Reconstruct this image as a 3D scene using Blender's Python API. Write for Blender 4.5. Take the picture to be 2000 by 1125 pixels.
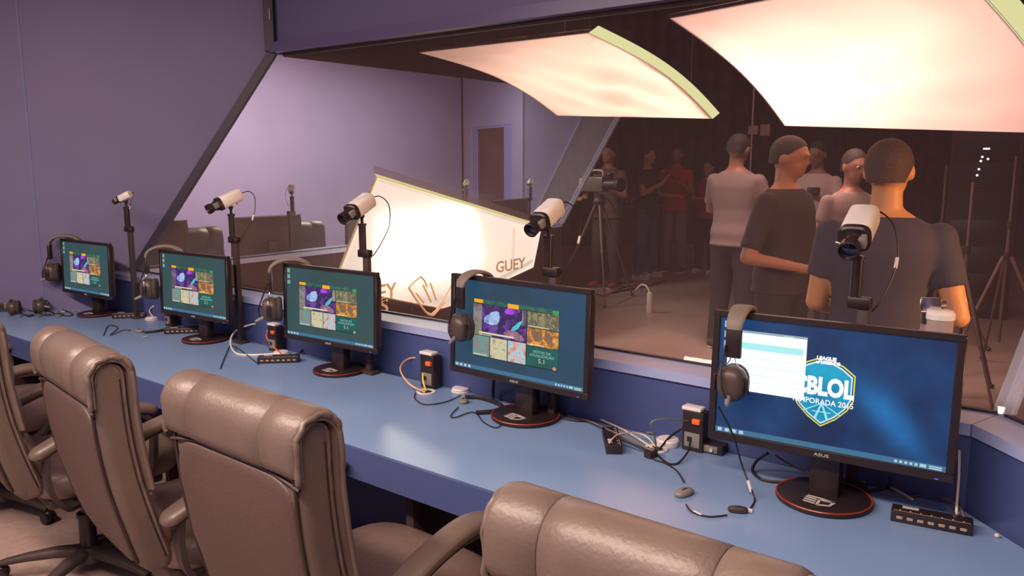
import bpy, bmesh, math, random
import numpy as np
from mathutils import Vector, Matrix
PI = math.pi; R = math.radians
random.seed(4)
sc = bpy.context.scene
COL = sc.collection
for o in list(bpy.data.objects): bpy.data.objects.remove(o)

# ------------------------------------------------------------------ camera, world, exposure, lights
F = 1570.0; PITCH = math.atan(251/F); HC = 1.595; HEAD = R(127.93)
cam_d = bpy.data.cameras.new('camera'); cam = bpy.data.objects.new('camera', cam_d); COL.objects.link(cam)
cam_d.lens = 36*F/2000; cam_d.sensor_width = 36; cam_d.clip_start = .02; cam_d.clip_end = 100
cam.location = (0, 0, HC); cam.rotation_euler = (PI/2-PITCH, 0, HEAD-PI/2)
sc.camera = cam
sc.view_settings.view_transform = 'Standard'; sc.view_settings.look = 'None'
sc.view_settings.gamma = 1; sc.view_settings.use_curve_mapping = False
sc.view_settings.exposure = 0.0
w = bpy.data.worlds.new('world'); sc.world = w; w.use_nodes = True
w.node_tree.nodes['Background'].inputs[0].default_value = (.40, .15, .17, 1)
w.node_tree.nodes['Background'].inputs[1].default_value = .30

def area(name, loc, target, sx, sy, energy, color, spread=PI):
    d = bpy.data.lights.new(name, 'AREA'); d.shape = 'RECTANGLE'; d.size = sx; d.size_y = sy
    d.energy = energy; d.color = color; d.spread = spread
    o = bpy.data.objects.new(name, d); COL.objects.link(o); o.location = loc
    o.rotation_euler = (Vector(target)-Vector(loc)).to_track_quat('-Z', 'Y').to_euler()
    return o
area('booth_lamp', (-1.9, -.10, 2.70), (-1.9, .12, 0), 4.4, .22, 190, (1, .76, .63))
area('far_booth_lamp', (-5.3, 3.6, 2.66), (-7.4, 4.6, 2.15), .6, .6, 95, (1, .72, .58), R(120))
area('far_booth_lamp', (-6.0, 5.8, 2.66), (-6.0, 5.85, 0), .3, 2.4, 105, (1, .92, .72))
area('stage_lamp', (-1.0, 7.0, 4.2), (-3.0, 9.0, .9), 1.2, 1.2, 16, (1, .62, .48))
area('stage_lamp', (2.6, 2.9, 1.7), (.35, 3.05, 1.15), .4, .4, 20, (1, .50, .20), R(60))
area('stage_lamp', (-3.1, 5.6, 3.2), (-2.2, 4.0, 1.1), .6, .6, 4, (1, .45, .25), R(90))
area('stage_lamp', (-2.0, 5.0, 4.4), (-1.8, 5.4, 0), 1.2, 1.2, 60, (1, .60, .48), R(80))

# ------------------------------------------------------------------ picture-to-place helpers (points on real planes)
fw = np.array([math.cos(HEAD)*math.cos(PITCH), math.sin(HEAD)*math.cos(PITCH), -math.sin(PITCH)])
rt = np.array([math.sin(HEAD), -math.cos(HEAD), 0.]); upv = np.cross(rt, fw); CP = np.array([0, 0, HC])
def ray(x, y): return fw+rt*(x-1000)/F-upv*(y-562.5)/F
def pz(x, y, z): r = ray(x, y); return Vector(CP+r*(z-HC)/r[2])
def pyy(x, y, Y): r = ray(x, y); return Vector(CP+r*(Y/r[1]))
def pxx(x, y, X): r = ray(x, y); return Vector(CP+r*(X/r[0]))
def pd(x, y, d): return Vector(CP+ray(x, y)*d)
DT = .75   # desk top height
MIR = 6.82 # the second booth is our booth mirrored across the plane y = x + MIR
def mir(p): return (p[1]-MIR, p[0]+MIR, p[2])

# ------------------------------------------------------------------ materials
MATS = {}
def mat(name, color, rough=.6, metal=0, bump=0, bscale=60, vary=0, vscale=4, spec=.5, emis=None, estr=0, coat=0, color2=None):
    if name in MATS: return MATS[name]
    m = bpy.data.materials.new(name); m.use_nodes = True; nt = m.node_tree; b = nt.nodes['Principled BSDF']
    b.inputs['Base Color'].default_value = (*color, 1); b.inputs['Roughness'].default_value = rough
    b.inputs['Metallic'].default_value = metal; b.inputs['Specular IOR Level'].default_value = spec
    b.inputs['Coat Weight'].default_value = coat
    if emis: b.inputs['Emission Color'].default_value = (*emis, 1); b.inputs['Emission Strength'].default_value = estr
    tc = nt.nodes.new('ShaderNodeTexCoord')
    if vary or color2:
        n = nt.nodes.new('ShaderNodeTexNoise'); n.inputs['Scale'].default_value = vscale; n.inputs['Detail'].default_value = 4
        nt.links.new(tc.outputs['Object'], n.inputs['Vector'])
        r = nt.nodes.new('ShaderNodeValToRGB'); r.color_ramp.elements[0].position = .3; r.color_ramp.elements[1].position = .7
        c2 = color2 or tuple(min(1, c*(1+vary)) for c in color)
        c1 = color if color2 else tuple(c*(1-vary) for c in color)
        r.color_ramp.elements[0].color = (*c1, 1); r.color_ramp.elements[1].color = (*c2, 1)
        nt.links.new(n.outputs['Fac'], r.inputs['Fac']); nt.links.new(r.outputs['Color'], b.inputs['Base Color'])
    if bump:
        n = nt.nodes.new('ShaderNodeTexNoise'); n.inputs['Scale'].default_value = bscale; n.inputs['Detail'].default_value = 3
        nt.links.new(tc.outputs['Object'], n.inputs['Vector'])
        bp = nt.nodes.new('ShaderNodeBump'); bp.inputs['Strength'].default_value = bump; bp.inputs['Distance'].default_value = .01
        nt.links.new(n.outputs['Fac'], bp.inputs['Height']); nt.links.new(bp.outputs['Normal'], b.inputs['Normal'])
    MATS[name] = m; return m
def glow(name, c, s=1.0):
    """a lit screen pixel area: gives off its own light, a little gloss on top"""
    return mat(name, (.01, .01, .012), .35, emis=c, estr=s, spec=.3)
def glowtex(name, cols, scale, s=1.0, kind='noise', stretch=(1, 1, 1), distort=0):
    m = bpy.data.materials.new(name); m.use_nodes = True; nt = m.node_tree; b = nt.nodes['Principled BSDF']
    b.inputs['Base Color'].default_value = (.01, .01, .012, 1); b.inputs['Roughness'].default_value = .35
    tc = nt.nodes.new('ShaderNodeTexCoord'); mp = nt.nodes.new('ShaderNodeMapping'); mp.inputs['Scale'].default_value = stretch
    nt.links.new(tc.outputs['Object'], mp.inputs['Vector'])
    n = nt.nodes.new('ShaderNodeTexNoise'); n.inputs['Scale'].default_value = scale; n.inputs['Detail'].default_value = 8; n.inputs['Roughness'].default_value = .68
    n.inputs['Distortion'].default_value = distort
    nt.links.new(mp.outputs['Vector'], n.inputs['Vector'])
    r = nt.nodes.new('ShaderNodeValToRGB'); e = r.color_ramp.elements
    while len(e) < len(cols): e.new(.5)
    for i, c in enumerate(cols):
        e[i].position = .30+.4*i/(len(cols)-1); e[i].color = (*c, 1)
    nt.links.new(n.outputs['Fac'], r.inputs['Fac']); nt.links.new(r.outputs['Color'], b.inputs['Emission Color'])
    b.inputs['Emission Strength'].default_value = s
    return m

BLUE = mat('blue_paint', (.165, .152, .285), .55, bump=.05, bscale=90, vary=.05, vscale=2)
BLUED = mat('dark_blue_paint', (.06, .085, .23), .5, bump=.04, vary=.05)
DESK = mat('desk_laminate', (.20, .32, .55), .30, bump=.015, bscale=140, vary=.05, vscale=3)
SILL = mat('sill_laminate', (.36, .42, .66), .38, vary=.04)
FRAMEM = mat('dark_frame', (.035, .025, .05), .45)
TRIMM = mat('glossy_trim', (.14, .12, .25), .3)
BLACKP = mat('black_board', (.045, .022, .026), .7)
FLOORB = mat('booth_floor', (.36, .26, .23), .6, bump=.1, bscale=200, vary=.12, vscale=30)
FLOORS = mat('stage_floor', (.27, .20, .18), .42, bump=.05, vary=.15, vscale=1.3)
CURT = mat('curtain', (.10, .045, .052), .95, vary=.2, vscale=3)
LEATH = mat('leather', (.135, .098, .082), .42, bump=.10, bscale=120, vary=.08, vscale=6, spec=.6)
LEATHD = mat('leather_seam', (.03, .015, .013), .6)
LEATHP = mat('leather_panel_shaded', (.080, .048, .040), .58, bump=.14, bscale=150, vary=.08)  # darker than the other leather: shade of the backs put into the colour
SEATM = mat('leather_seat', (.17, .115, .105), .42, bump=.5, bscale=14, vary=.06)
PLAST = mat('black_plastic', (.022, .014, .016), .38)
PLASTM = mat('matt_plastic', (.045, .03, .03), .6)
GREYP = mat('grey_plastic', (.22, .20, .18), .5)
WHITEP = mat('white_plastic', (.80, .76, .74), .4)
CHROME = mat('chrome', (.7, .68, .66), .2, metal=1)
RED = mat('red_plastic', (.55, .03, .02), .35)
REDR = mat('red_ring', (.30, .04, .02), .3)
ORANGE = mat('orange_rubber', (.85, .16, .03), .5)
YELLOW = mat('yellow_rubber', (.75, .55, .06), .5)
CREAM = mat('cream_rubber', (.72, .58, .46), .5)
CABLE = mat('black_rubber', (.018, .012, .013), .5)
CABLEG = mat('grey_rubber', (.20, .15, .13), .5)
SILVER = mat('silver_print', (.55, .52, .50), .4)
FOAM = mat('ear_foam', (.06, .045, .04), .85, bump=.3, bscale=200)
BAND = mat('headband', (.20, .165, .14), .6)

def glass_mat(name, haze, tint, f0=.035):
    m = bpy.data.materials.new(name); m.use_nodes = True; nt = m.node_tree; nt.nodes.clear()
    out = nt.nodes.new('ShaderNodeOutputMaterial'); tr = nt.nodes.new('ShaderNodeBsdfTransparent')
    tr.inputs[0].default_value = (.95, .94, .95, 1)
    df = nt.nodes.new('ShaderNodeBsdfDiffuse'); df.inputs[0].default_value = (*tint, 1)
    gl = nt.nodes.new('ShaderNodeBsdfGlossy'); gl.inputs['Roughness'].default_value = .02
    lw = nt.nodes.new('ShaderNodeLayerWeight'); lw.inputs['Blend'].default_value = .5
    pw = nt.nodes.new('ShaderNodeMath'); pw.operation = 'POWER'; pw.inputs[1].default_value = 5; nt.links.new(lw.outputs['Facing'], pw.inputs[0])
    fr = nt.nodes.new('ShaderNodeMath'); fr.operation = 'MULTIPLY_ADD'; fr.inputs[1].default_value = .9; fr.inputs[2].default_value = f0; nt.links.new(pw.outputs[0], fr.inputs[0])
    m1 = nt.nodes.new('ShaderNodeMixShader'); m1.inputs[0].default_value = haze
    m2 = nt.nodes.new('ShaderNodeMixShader')
    nt.links.new(tr.outputs[0], m1.inputs[1]); nt.links.new(df.outputs[0], m1.inputs[2])
    nt.links.new(fr.outputs[0], m2.inputs[0]); nt.links.new(m1.outputs[0], m2.inputs[1]); nt.links.new(gl.outputs[0], m2.inputs[2])
    nt.links.new(m2.outputs[0], out.inputs[0]); return m
GLASS = glass_mat('booth_glass', .04, (.8, .60, .60), .02)
GLASS2 = glass_mat('far_booth_glass', .08, (.75, .68, .72), .006)
ACRYL = glass_mat('acrylic_edge', .28, (.62, .66, .82))

# ------------------------------------------------------------------ mesh helpers
def link(name, me, m=None, parent=None, smooth=None):
    o = bpy.data.objects.new(name, me); COL.objects.link(o)
    if m is not None:
        if isinstance(m, (list, tuple)):
            for q in m: me.materials.append(q)
        else: me.materials.append(m)
    if parent is not None: o.parent = parent
    return o
def obj(name, bm, m, parent=None, smooth=40, recalc=True):
    me = bpy.data.meshes.new(name)
    if recalc: bmesh.ops.recalc_face_normals(bm, faces=bm.faces)
    bm.to_mesh(me); bm.free()
    o = link(name, me, m, parent)
    if smooth:
        for p in me.polygons: p.use_smooth = True
        try: me.set_sharp_from_angle(angle=R(smooth))
        except Exception: pass
    return o
def tag(o, label, cat, group=None):
    o['label'] = label; o['category'] = cat
    if group: o['group'] = group
    return o
def thing(name, label, cat, loc=(0, 0, 0), rz=0, group=None):
    o = bpy.data.objects.new(name, None); COL.objects.link(o); o.empty_display_size = .05
    o.location = loc; o.rotation_euler = (0, 0, rz); return tag(o, label, cat, group)
def struct(name, bm, m, parent=None, smooth=None):
    o = obj(name, bm, m, parent, smooth)
    if parent is None: o['kind'] = 'structure'
    return o
def box(bm, c, s, bev=0, rot=None, mi=0, seg=2):
    r = bmesh.ops.create_cube(bm, size=1); vs = r['verts']
    bmesh.ops.scale(bm, vec=s, verts=vs)
    if bev:
        es = list({e for v in vs for e in v.link_edges})
        q = bmesh.ops.bevel(bm, geom=es, offset=bev, segments=seg, affect='EDGES', profile=.5)
        vs = list({v for f in q['faces'] for v in f.verts} | {v for v in vs if v.is_valid})
    if rot is not None: bmesh.ops.rotate(bm, cent=(0, 0, 0), matrix=rot, verts=vs)
    bmesh.ops.translate(bm, vec=c, verts=vs)
    if mi:
        for v in vs:
            for f in v.link_faces: f.material_index = mi
    return vs
def NB(): return bmesh.new()
def loft(bm, rings, cap=True, close=False, mi=0):
    vr = [[bm.verts.new(p) for p in r] for r in rings]; n = len(vr[0])
    seq = list(zip(vr[:-1], vr[1:]))
    if close: seq.append((vr[-1], vr[0]))
    for a, b in seq:
        for i in range(n):
            j = (i+1) % n
            f = bm.faces.new((a[i], a[j], b[j], b[i])); f.material_index = mi
    if cap and not close:
        bm.faces.new(vr[0][::-1]).material_index = mi; bm.faces.new(vr[-1]).material_index = mi
    return vr
def selip(n, a, b, e, fn):
    """superellipse ring of n points, half sizes a, b, exponent e, mapped by fn(u, v)"""
    out = []
    for i in range(n):
        t = 2*PI*i/n; c, s = math.cos(t), math.sin(t)
        out.append(fn(a*math.copysign(abs(c)**(2/e), c), b*math.copysign(abs(s)**(2/e), s)))
    return out
def smoothpath(pts, k=6, closed=False):
    P = [Vector(p) for p in pts]; n = len(P); out = []
    if n < 3: return P
    rng = range(n) if closed else range(n-1)
    for i in rng:
        if closed: p0, p1, p2, p3 = P[i-1], P[i], P[(i+1) % n], P[(i+2) % n]
        else: p0, p1, p2, p3 = P[max(i-1, 0)], P[i], P[i+1], P[min(i+2, n-1)]
        for j in range(k):
            t = j/k
            out.append(.5*((2*p1)+(p2-p0)*t+(2*p0-5*p1+4*p2-p3)*t*t+(3*p1-p0-3*p2+p3)*t**3))
    if not closed: out.append(P[-1])
    return out
def tube(bm, pts, r, n=6, k=6, closed=False, raw=False, prof=None, mi=0, rads=None):
    P = [Vector(p) for p in pts] if raw else smoothpath(pts, k, closed)
    rings = []; nrm = None; N = len(P)
    for i, p in enumerate(P):
        a = P[i-1] if (i > 0 or closed) else P[0]; b = P[(i+1) % N] if (i < N-1 or closed) else P[-1]
        t = (b-a)
        if t.length < 1e-9: t = Vector((0, 0, 1))
        t.normalize()
        if nrm is None:
            nrm = t.cross(Vector((0, 0, 1)))
            if nrm.length < .1: nrm = t.cross(Vector((0, 1, 0)))
            nrm.normalize()
        else:
            nrm = (nrm-t*nrm.dot(t))
            if nrm.length < 1e-6: nrm = t.orthogonal()
            nrm.normalize()
        bn = t.cross(nrm); rr = r if rads is None else rads[min(len(rads)-1, int(i*len(rads)/N))]
        if prof: rings.append([p+nrm*u+bn*v for u, v in prof])
        else: rings.append([p+nrm*rr*math.cos(2*PI*q/n)+bn*rr*math.sin(2*PI*q/n) for q in range(n)])
    loft(bm, rings, cap=not closed, close=closed, mi=mi)
def cyl(bm, p, q, r1, r2=None, n=16, mi=0):
    p, q = Vector(p), Vector(q); r2 = r1 if r2 is None else r2
    t = (q-p).normalized(); a = t.orthogonal().normalized(); b = t.cross(a)
    loft(bm, [[c+a*r*math.cos(2*PI*i/n)+b*r*math.sin(2*PI*i/n) for i in range(n)] for c, r in ((p, r1), (q, r2))], mi=mi)
def lathe(bm, prof, n=28, c=(0, 0, 0), M=None, mi=0):
    rings = []
    for r, z in prof:
        ring = [Vector((max(r, 1e-4)*math.cos(2*PI*i/n), max(r, 1e-4)*math.sin(2*PI*i/n), z)) for i in range(n)]
        if M is not None: ring = [M @ v for v in ring]
        rings.append([v+Vector(c) for v in ring])
    loft(bm, rings, mi=mi)
def ball(bm, c, rad, M=None, u=16, v=10, mi=0):
    r = bmesh.ops.create_uvsphere(bm, u_segments=u, v_segments=v, radius=1); vs = r['verts']
    bmesh.ops.scale(bm, vec=rad if hasattr(rad, '__len__') else (rad,)*3, verts=vs)
    if M is not None: bmesh.ops.rotate(bm, cent=(0, 0, 0), matrix=M, verts=vs)
    bmesh.ops.translate(bm, vec=c, verts=vs)
    if mi:
        for x in vs:
            for f in x.link_faces: f.material_index = mi
def prism(bm, pts, off, mi=0):
    """polygon extruded by vector off"""
    off = Vector(off); a = [bm.verts.new(Vector(p)) for p in pts]; b = [bm.verts.new(Vector(p)+off) for p in pts]; n = len(a)
    bm.faces.new(a).material_index = mi; bm.faces.new(b[::-1]).material_index = mi
    for i in range(n): bm.faces.new((a[i], b[i], b[(i+1) % n], a[(i+1) % n])).material_index = mi
def quadbar(bm, p, q, w, u, v):
    """bar of square-ish section from p to q; u, v half-size vectors"""
    p, q, u, v = Vector(p), Vector(q), Vector(u), Vector(v)
    loft(bm, [[c+u+v, c-u+v, c-u-v, c+u-v] for c in (p, q)])
def text(body, size, m, parent, M, name='lettering', depth=.0004, align='LEFT', bold=0, sx=1):
    cu = bpy.data.curves.new(name, 'FONT'); cu.body = body; cu.size = size; cu.extrude = depth; cu.align_x = align; cu.offset = bold; cu.resolution_u = 3
    t = bpy.data.objects.new('tmp', cu); COL.objects.link(t); bpy.context.view_layer.update()
    dg = bpy.context.evaluated_depsgraph_get(); me = bpy.data.meshes.new_from_object(t.evaluated_get(dg))
    bpy.data.objects.remove(t); me.materials.clear()
    me.transform(M @ Matrix.Diagonal((sx, 1, 1, 1)))
    return link(name, me, m, parent)
def copy_tree(o, parent=None, skip=()):
    c = o.copy(); COL.objects.link(c)
    if parent is not None: c.parent = parent
    for ch in list(o.children):
        if ch.name.split('.')[0] not in skip: copy_tree(ch, c, skip)
    return c
def dup(o, loc, rz, label, group=None, scale=1, skip=()):
    c = copy_tree(o, None, skip); c.location = loc; c.rotation_euler = (0, 0, rz); c['label'] = label
    if group: c['group'] = group
    c.scale = (scale,)*3 if scale != 1 or True else c.scale
    return c

# ------------------------------------------------------------------ the setting
ZS = .965; ZT = 2.19; ZC = 2.75
A = (-4.66, 2.16); B = (-.27, 2.16); E = (.87, 1.02); G = (1.6, -.62); K = (-7.44, -.62)
YB = 2.28; YT = 2.88
# outer (glass) corner points at sill and at top, on the bisector planes
OA, TA = (-4.54, 2.28), (-3.94, 2.88)
k8 = math.tan(R(22.5)); OB = (-.27+.12*k8, YB); TB = (-.27+.72*k8, YT)
s2 = math.sqrt(.5)
OE = (E[0]+.12*s2, E[1]+.12*s2); TE = (E[0]+.72*s2, E[1]+.72*s2)
def v3(p, z): return Vector((p[0], p[1], z))

def build_booth(fn, near):
    """fn maps our booth's plan to the booth being built (identity or mirror)"""
    f = lambda p: Vector(fn(p))
    sfx = '' if near else '_opposite'
    gm = GLASS if near else GLASS2
    def slab(name, pts, off, m, parent=None):
        bm = NB(); o = f(Vector(pts[0])+Vector(off))-f(pts[0]); prism(bm, [f(p) for p in pts], o); return struct(name, bm, m, parent)
    # low wall under the window, with blue inner face and dark outer board
    slab('wall_front'+sfx, [v3(A, 0), v3(B, 0), v3(B, ZS-.03), v3(A, ZS-.03)], (0, .03, 0), BLUED)
    slab('wall_right_low'+sfx, [v3(B, 0), v3(E, 0), v3(E, ZS-.03), v3(B, ZS-.03)], (.03*s2, .03*s2, 0), BLUED)
    slab('wall_front_outer'+sfx, [v3(OA, 0), v3(OB, 0), v3(OB, ZS-.03), v3(OA, ZS-.03)], (0, .02, 0), BLACKP)
    slab('wall_right_outer'+sfx, [v3(OB, 0), v3(OE, 0), v3(OE, ZS-.03), v3(OB, ZS-.03)], (.02*s2, .02*s2, 0), BLACKP)
    # blue post between the two panes, leaning with them
    bm = NB(); p_, q_ = f((OB[0]+.01, OB[1]+.025, ZS)), f((TB[0]+.01, TB[1]+.02, ZT)); quadbar(bm, p_, q_, 0, f((.016, 0, 0))-f((0, 0, 0)), f((0, .010, 0))-f((0, 0, 0))); struct('trim_8' if near else 'trim_18', bm, SILL)
    # sills: one board under each pane, meeting in a mitre joint
    a = .012
    slab('trim_1' if near else 'trim_11', [(A[0]+.01, A[1]-a, ZS-.03), (B[0]-.002, B[1]-a, ZS-.03), (OB[0]-.002, OB[1]+.03, ZS-.03), (OA[0]+.03, OA[1]+.03, ZS-.03)], (0, 0, .03), SILL)
    slab('trim_2' if near else 'trim_12', [(B[0]+.002, B[1]-a, ZS-.03), (E[0]-a*s2, E[1]-a*s2, ZS-.03), (OE[0]+.03, OE[1]+.03, ZS-.03), (OB[0]+.002, OB[1]+.03, ZS-.03)], (0, 0, .03), SILL)
    # header walls above the glass
    slab('wall_front_header'+sfx, [v3(TA, ZT), v3(TB, ZT), v3(TB, ZC), v3(TA, ZC)], (0, .02, 0), BLUE)
    slab('wall_right_header'+sfx, [v3(TB, ZT), v3(TE, ZT), v3(TE, ZC), v3(TB, ZC)], (.02*s2, .02*s2, 0), BLUE)
    slab('wall_front_fascia'+sfx, [(TA[0]+.04, TA[1]+.022, ZT-.02), (TB[0], TB[1]+.022, ZT-.02), (TB[0], TB[1]+.022, ZC+.03), (TA[0]+.04, TA[1]+.022, ZC+.03)], (0, .02, 0), BLACKP)
    slab('wall_right_fascia'+sfx, [(TB[0], TB[1]+.022, ZT-.02), (TE[0]+.02, TE[1]+.02, ZT-.02), (TE[0]+.02, TE[1]+.02, ZC+.03), (TB[0], TB[1]+.022, ZC+.03)], (.02*s2, .02*s2, 0), BLACKP)
    slab('trim_3' if near else 'trim_13', [(TA[0]-.01, TA[1]-.05, ZT-.005), (TB[0], TB[1]-.05, ZT-.005), (TB[0], TB[1]-.05, ZT+.05), (TA[0]-.01, TA[1]-.05, ZT+.05)], (0, .048, 0), TRIMM)
    # glass
    for nm, P, Q, PT, QT in (('window_1', OA, OB, TA, TB), ('window_2', OB, OE, TB, TE)):
        e = bpy.data.objects.new(nm if near else nm.replace('1', '3').replace('2', '4'), None); COL.objects.link(e); e['kind'] = 'structure'
        bm = NB(); p, q = Vector((P[0], P[1], ZS)), Vector((Q[0], Q[1], ZS)); pt, qt = Vector((PT[0], PT[1], ZT)), Vector((QT[0], QT[1], ZT))
        d = (q-p).normalized()*.012; p, q, pt, qt = p+d, q-d, pt+d, qt-d
        vs = [bm.verts.new(f(x)) for x in (p, q, qt, pt)]; bm.faces.new(vs)
        obj('pane', bm, gm, e, None)
        bm = NB(); 
        for x, y in ((p, q), (pt, qt)):
            x, y = f(x), f(y); quadbar(bm, x, y, 0, Vector((0, 0, .006)), (y-x).normalized().cross(Vector((0, 0, 1)))*.008)
        obj('glazing_strip', bm, FRAMEM, e, None)
        # polished glass edges standing at the slanted sides
        bm = NB()
        for x, y in ((p, pt), (q, qt)):
            if nm == 'window_1' and x == p: continue
            x, y = f(x), f(y); t = (y-x).normalized(); u = (f(q)-f(p)).normalized(); n = t.cross(u).normalized()
            quadbar(bm, x, y, 0, u*.012, n*.006)
        obj('glass_edge', bm, ACRYL, e, None)
    # back and right rear walls
    slab('wall_back'+sfx, [v3(K, 0), v3(G, 0), v3(G, ZC), v3(K, ZC)], (0, -.03, 0), BLUE)
build_booth(lambda p: p, True)
build_booth(mir, False)

# partition between the two booths: one wall in the bisector plane, its upper outer part follows the slant of the glass
nrm = Vector((1, -1, 0)).normalized()*.02
bm = NB(); prism(bm, [v3(K, 0)-nrm, v3(A, 0)-nrm, v3(OA, 0)-nrm, v3(OA, ZS)-nrm, v3(TA, ZT)-nrm, v3(TA, ZC)-nrm, v3(K, ZC)-nrm], nrm*2); struct('wall_left', bm, BLUE)
# slanted dark frame on the partition edge and the post above it
bm = NB(); p, q = v3(OA, ZS-.02), v3(TA, ZT+.02); t = (q-p).normalized(); u = nrm.normalized(); n = t.cross(u).normalized()
quadbar(bm, p+n*.0, q, 0, u*.033, n*.022); struct('trim_4', bm, FRAMEM)
bm = NB(); box(bm, (TA[0]-.0, TA[1]-.0, (ZT+ZC)/2), (.07, .07, ZC-ZT), .004, Matrix.Rotation(PI/4, 3, 'Z')); 
bmesh.ops.translate(bm, vec=(0, 0, 0), verts=bm.verts); bm.free()
bm = NB(); box(bm, (0, 0, (ZT+ZC)/2), (.055, .055, ZC-ZT), .004, Matrix.Rotation(PI/4, 3, 'Z'))
bmesh.ops.translate(bm, vec=(TA[0], TA[1]-.03, 0), verts=bm.verts); struct('trim_5', bm, FRAMEM)
bm = NB(); box(bm, (TA[0]+.035, TA[1]-.052, ZT+.2), (.006, .004, .06)); struct('trim_6', bm, SILVER)
# joint cover strip on the left wall
bm = NB(); sp = pz(101, 599, DT); sx = (sp.x+sp.y-MIR)/2
quadbar(bm, (sx, sx+MIR, DT), (sx, sx+MIR, ZC), 0, nrm*1.12, Vector((s2, s2, 0))*.006); struct('trim_7', bm, mat('seam_strip', (.16, .17, .34), .5))
# right rear wall of our booth, the camera stands in its open end
bm = NB(); prism(bm, [v3(E, 0), v3(G, 0), v3(G, ZC), v3(E, ZC)], (.03, .01, 0)); struct('wall_right', bm, BLUE)
# far booth: end wall with a door and its glass
E2 = Vector(mir(v3(E, 0))); G2 = Vector((-7.44, 8.5, 0)); d = (E2-G2); L = d.length; d.normalize(); n2 = Vector((-d.y, d.x, 0))*-.03
def ew(s, z): return G2+d*s+Vector((0, 0, z))
s0, s1, DZ = L*.16, L*.84, 2.02
for nm, a0, a1, z0, z1 in (('wall_far_end', 0, s0, 0, ZC), ('wall_far_end', s1, L, 0, ZC), ('wall_far_end', s0, s1, DZ, ZC)):
    bm = NB(); prism(bm, [ew(a0, z0), ew(a1, z0), ew(a1, z1), ew(a0, z1)], n2); struct(nm, bm, BLUE)
dr = bpy.data.objects.new('door_1', None); COL.objects.link(dr); dr['kind'] = 'structure'
bm = NB()
for a0, a1, z0, z1 in ((s0, s0+.16, 0, DZ), (s1-.24, s1, 0, DZ), (s0+.16, s1-.24, 0, .9), (s0+.16, s1-.24, DZ-.03, DZ)):
    prism(bm, [ew(a0, z0), ew(a1, z0), ew(a1, z1), ew(a0, z1)], n2*.8)
obj('door_leaf', bm, mat('door_paint', (.12, .13, .30), .5), dr, None)
bm = NB(); prism(bm, [ew(s0+.16, .9), ew(s1-.24, .9), ew(s1-.24, DZ-.03), ew(s0+.16, DZ-.03)], n2*.3); obj('door_pane', bm, mat('dark_door_glass', (.05, .018, .02), .25, vary=.3, vscale=5), dr, None)
bm = NB()
for a0 in (s0+.14, s1-.01, s0-.16, s1+.06): quadbar(bm, ew(a0, 0)-n2*.2, ew(a0, DZ if a0 < s1 and a0 > s0 else ZC)-n2*.2, 0, d*.014, n2*.4)
quadbar(bm, ew(s0-.16, DZ+.02)-n2*.2, ew(s1+.06, DZ+.02)-n2*.2, 0, Vector((0, 0, .012)), n2*.4)
obj('door_frame', bm, mat('door_frame_paint', (.28, .28, .46), .4), dr, None)
bm = NB(); quadbar(bm, ew(s0+.06, 1.62)-n2*.6, ew(s0+.06, 1.78)-n2*.6, 0, d*.012, n2*.3); obj('door_hinge', bm, SILVER, dr, None)
# blue wing walls that close the ends of the slanted side glass
for nm, fn in (('wall_wing', lambda p: p), ('wall_wing_opposite', mir)):
    bm = NB(); pts = [v3(E, 0), v3(OE, 0), v3(OE, ZS), v3(TE, ZT), v3(TE, ZC), v3(E, ZC)]
    prism(bm, [fn(p) for p in pts], Vector(fn((.03*s2, -.03*s2, 0)))-Vector(fn((0, 0, 0)))); struct(nm, bm, BLUE)
# floors
bm = NB(); prism(bm, [v3(K, 0), (A[0], A[1], 0), (B[0], B[1], 0), v3(E, 0), v3(G, 0)], (0, 0, -.04)); struct('floor', bm, FLOORB)
bm = NB(); prism(bm, [mir(v3(K, 0)), mir(v3(A, 0)), mir(v3(B, 0)), mir(v3(E, 0)), mir(v3(G, 0))], (0, 0, -.04)); struct('floor_far_booth', bm, FLOORB)
bm = NB(); prism(bm, [(-14, -6, -.045), (10, -6, -.045), (10, 20, -.045), (-14, 20, -.045)], (0, 0, -.05)); struct('floor_stage', bm, FLOORS)
bm = NB(); prism(bm, [(-4.4, 2.31, -.04), (-.2, 2.31, -.04), (6, -3, -.04), (9.9, 2, -.04), (9.9, 19.8, -.04), (-13, 19.8, -.04), (-8.5, 10, -.04), (-4.5, 6.6, -.04)], (0, 0, .04)); struct('floor_studio', bm, FLOORS)
# studio walls hung with dark pleated curtain
def curtain(name, p, q, h, amp=.07, pitch=.32):
    p, q = Vector(p), Vector(q); L = (q-p).length; d = (q-p)/L; n = Vector((-d.y, d.x, 0)); N = int(L/pitch*6); bm = NB(); prev = None
    for i in range(N+1):
        s = L*i/N; o = amp*math.sin(2*PI*s/pitch+1.3*math.sin(s*1.7)); x = p+d*s+n*o
        c = (bm.verts.new(x), bm.verts.new(x+Vector((0, 0, h))))
        if prev: bm.faces.new((prev[0], c[0], c[1], prev[1]))
        prev = c
    return struct(name, bm, CURT, smooth=60)
curtain('wall_studio_back', (-12.5, 8, 0), (-6.0, 15.2, 0), 6)
curtain('wall_studio_far', (-6.0, 15.2, 0), (6, 14.2, 0), 6)
curtain('wall_studio_right', (6, 14.2, 0), (8.5, -2, 0), 6)

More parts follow.
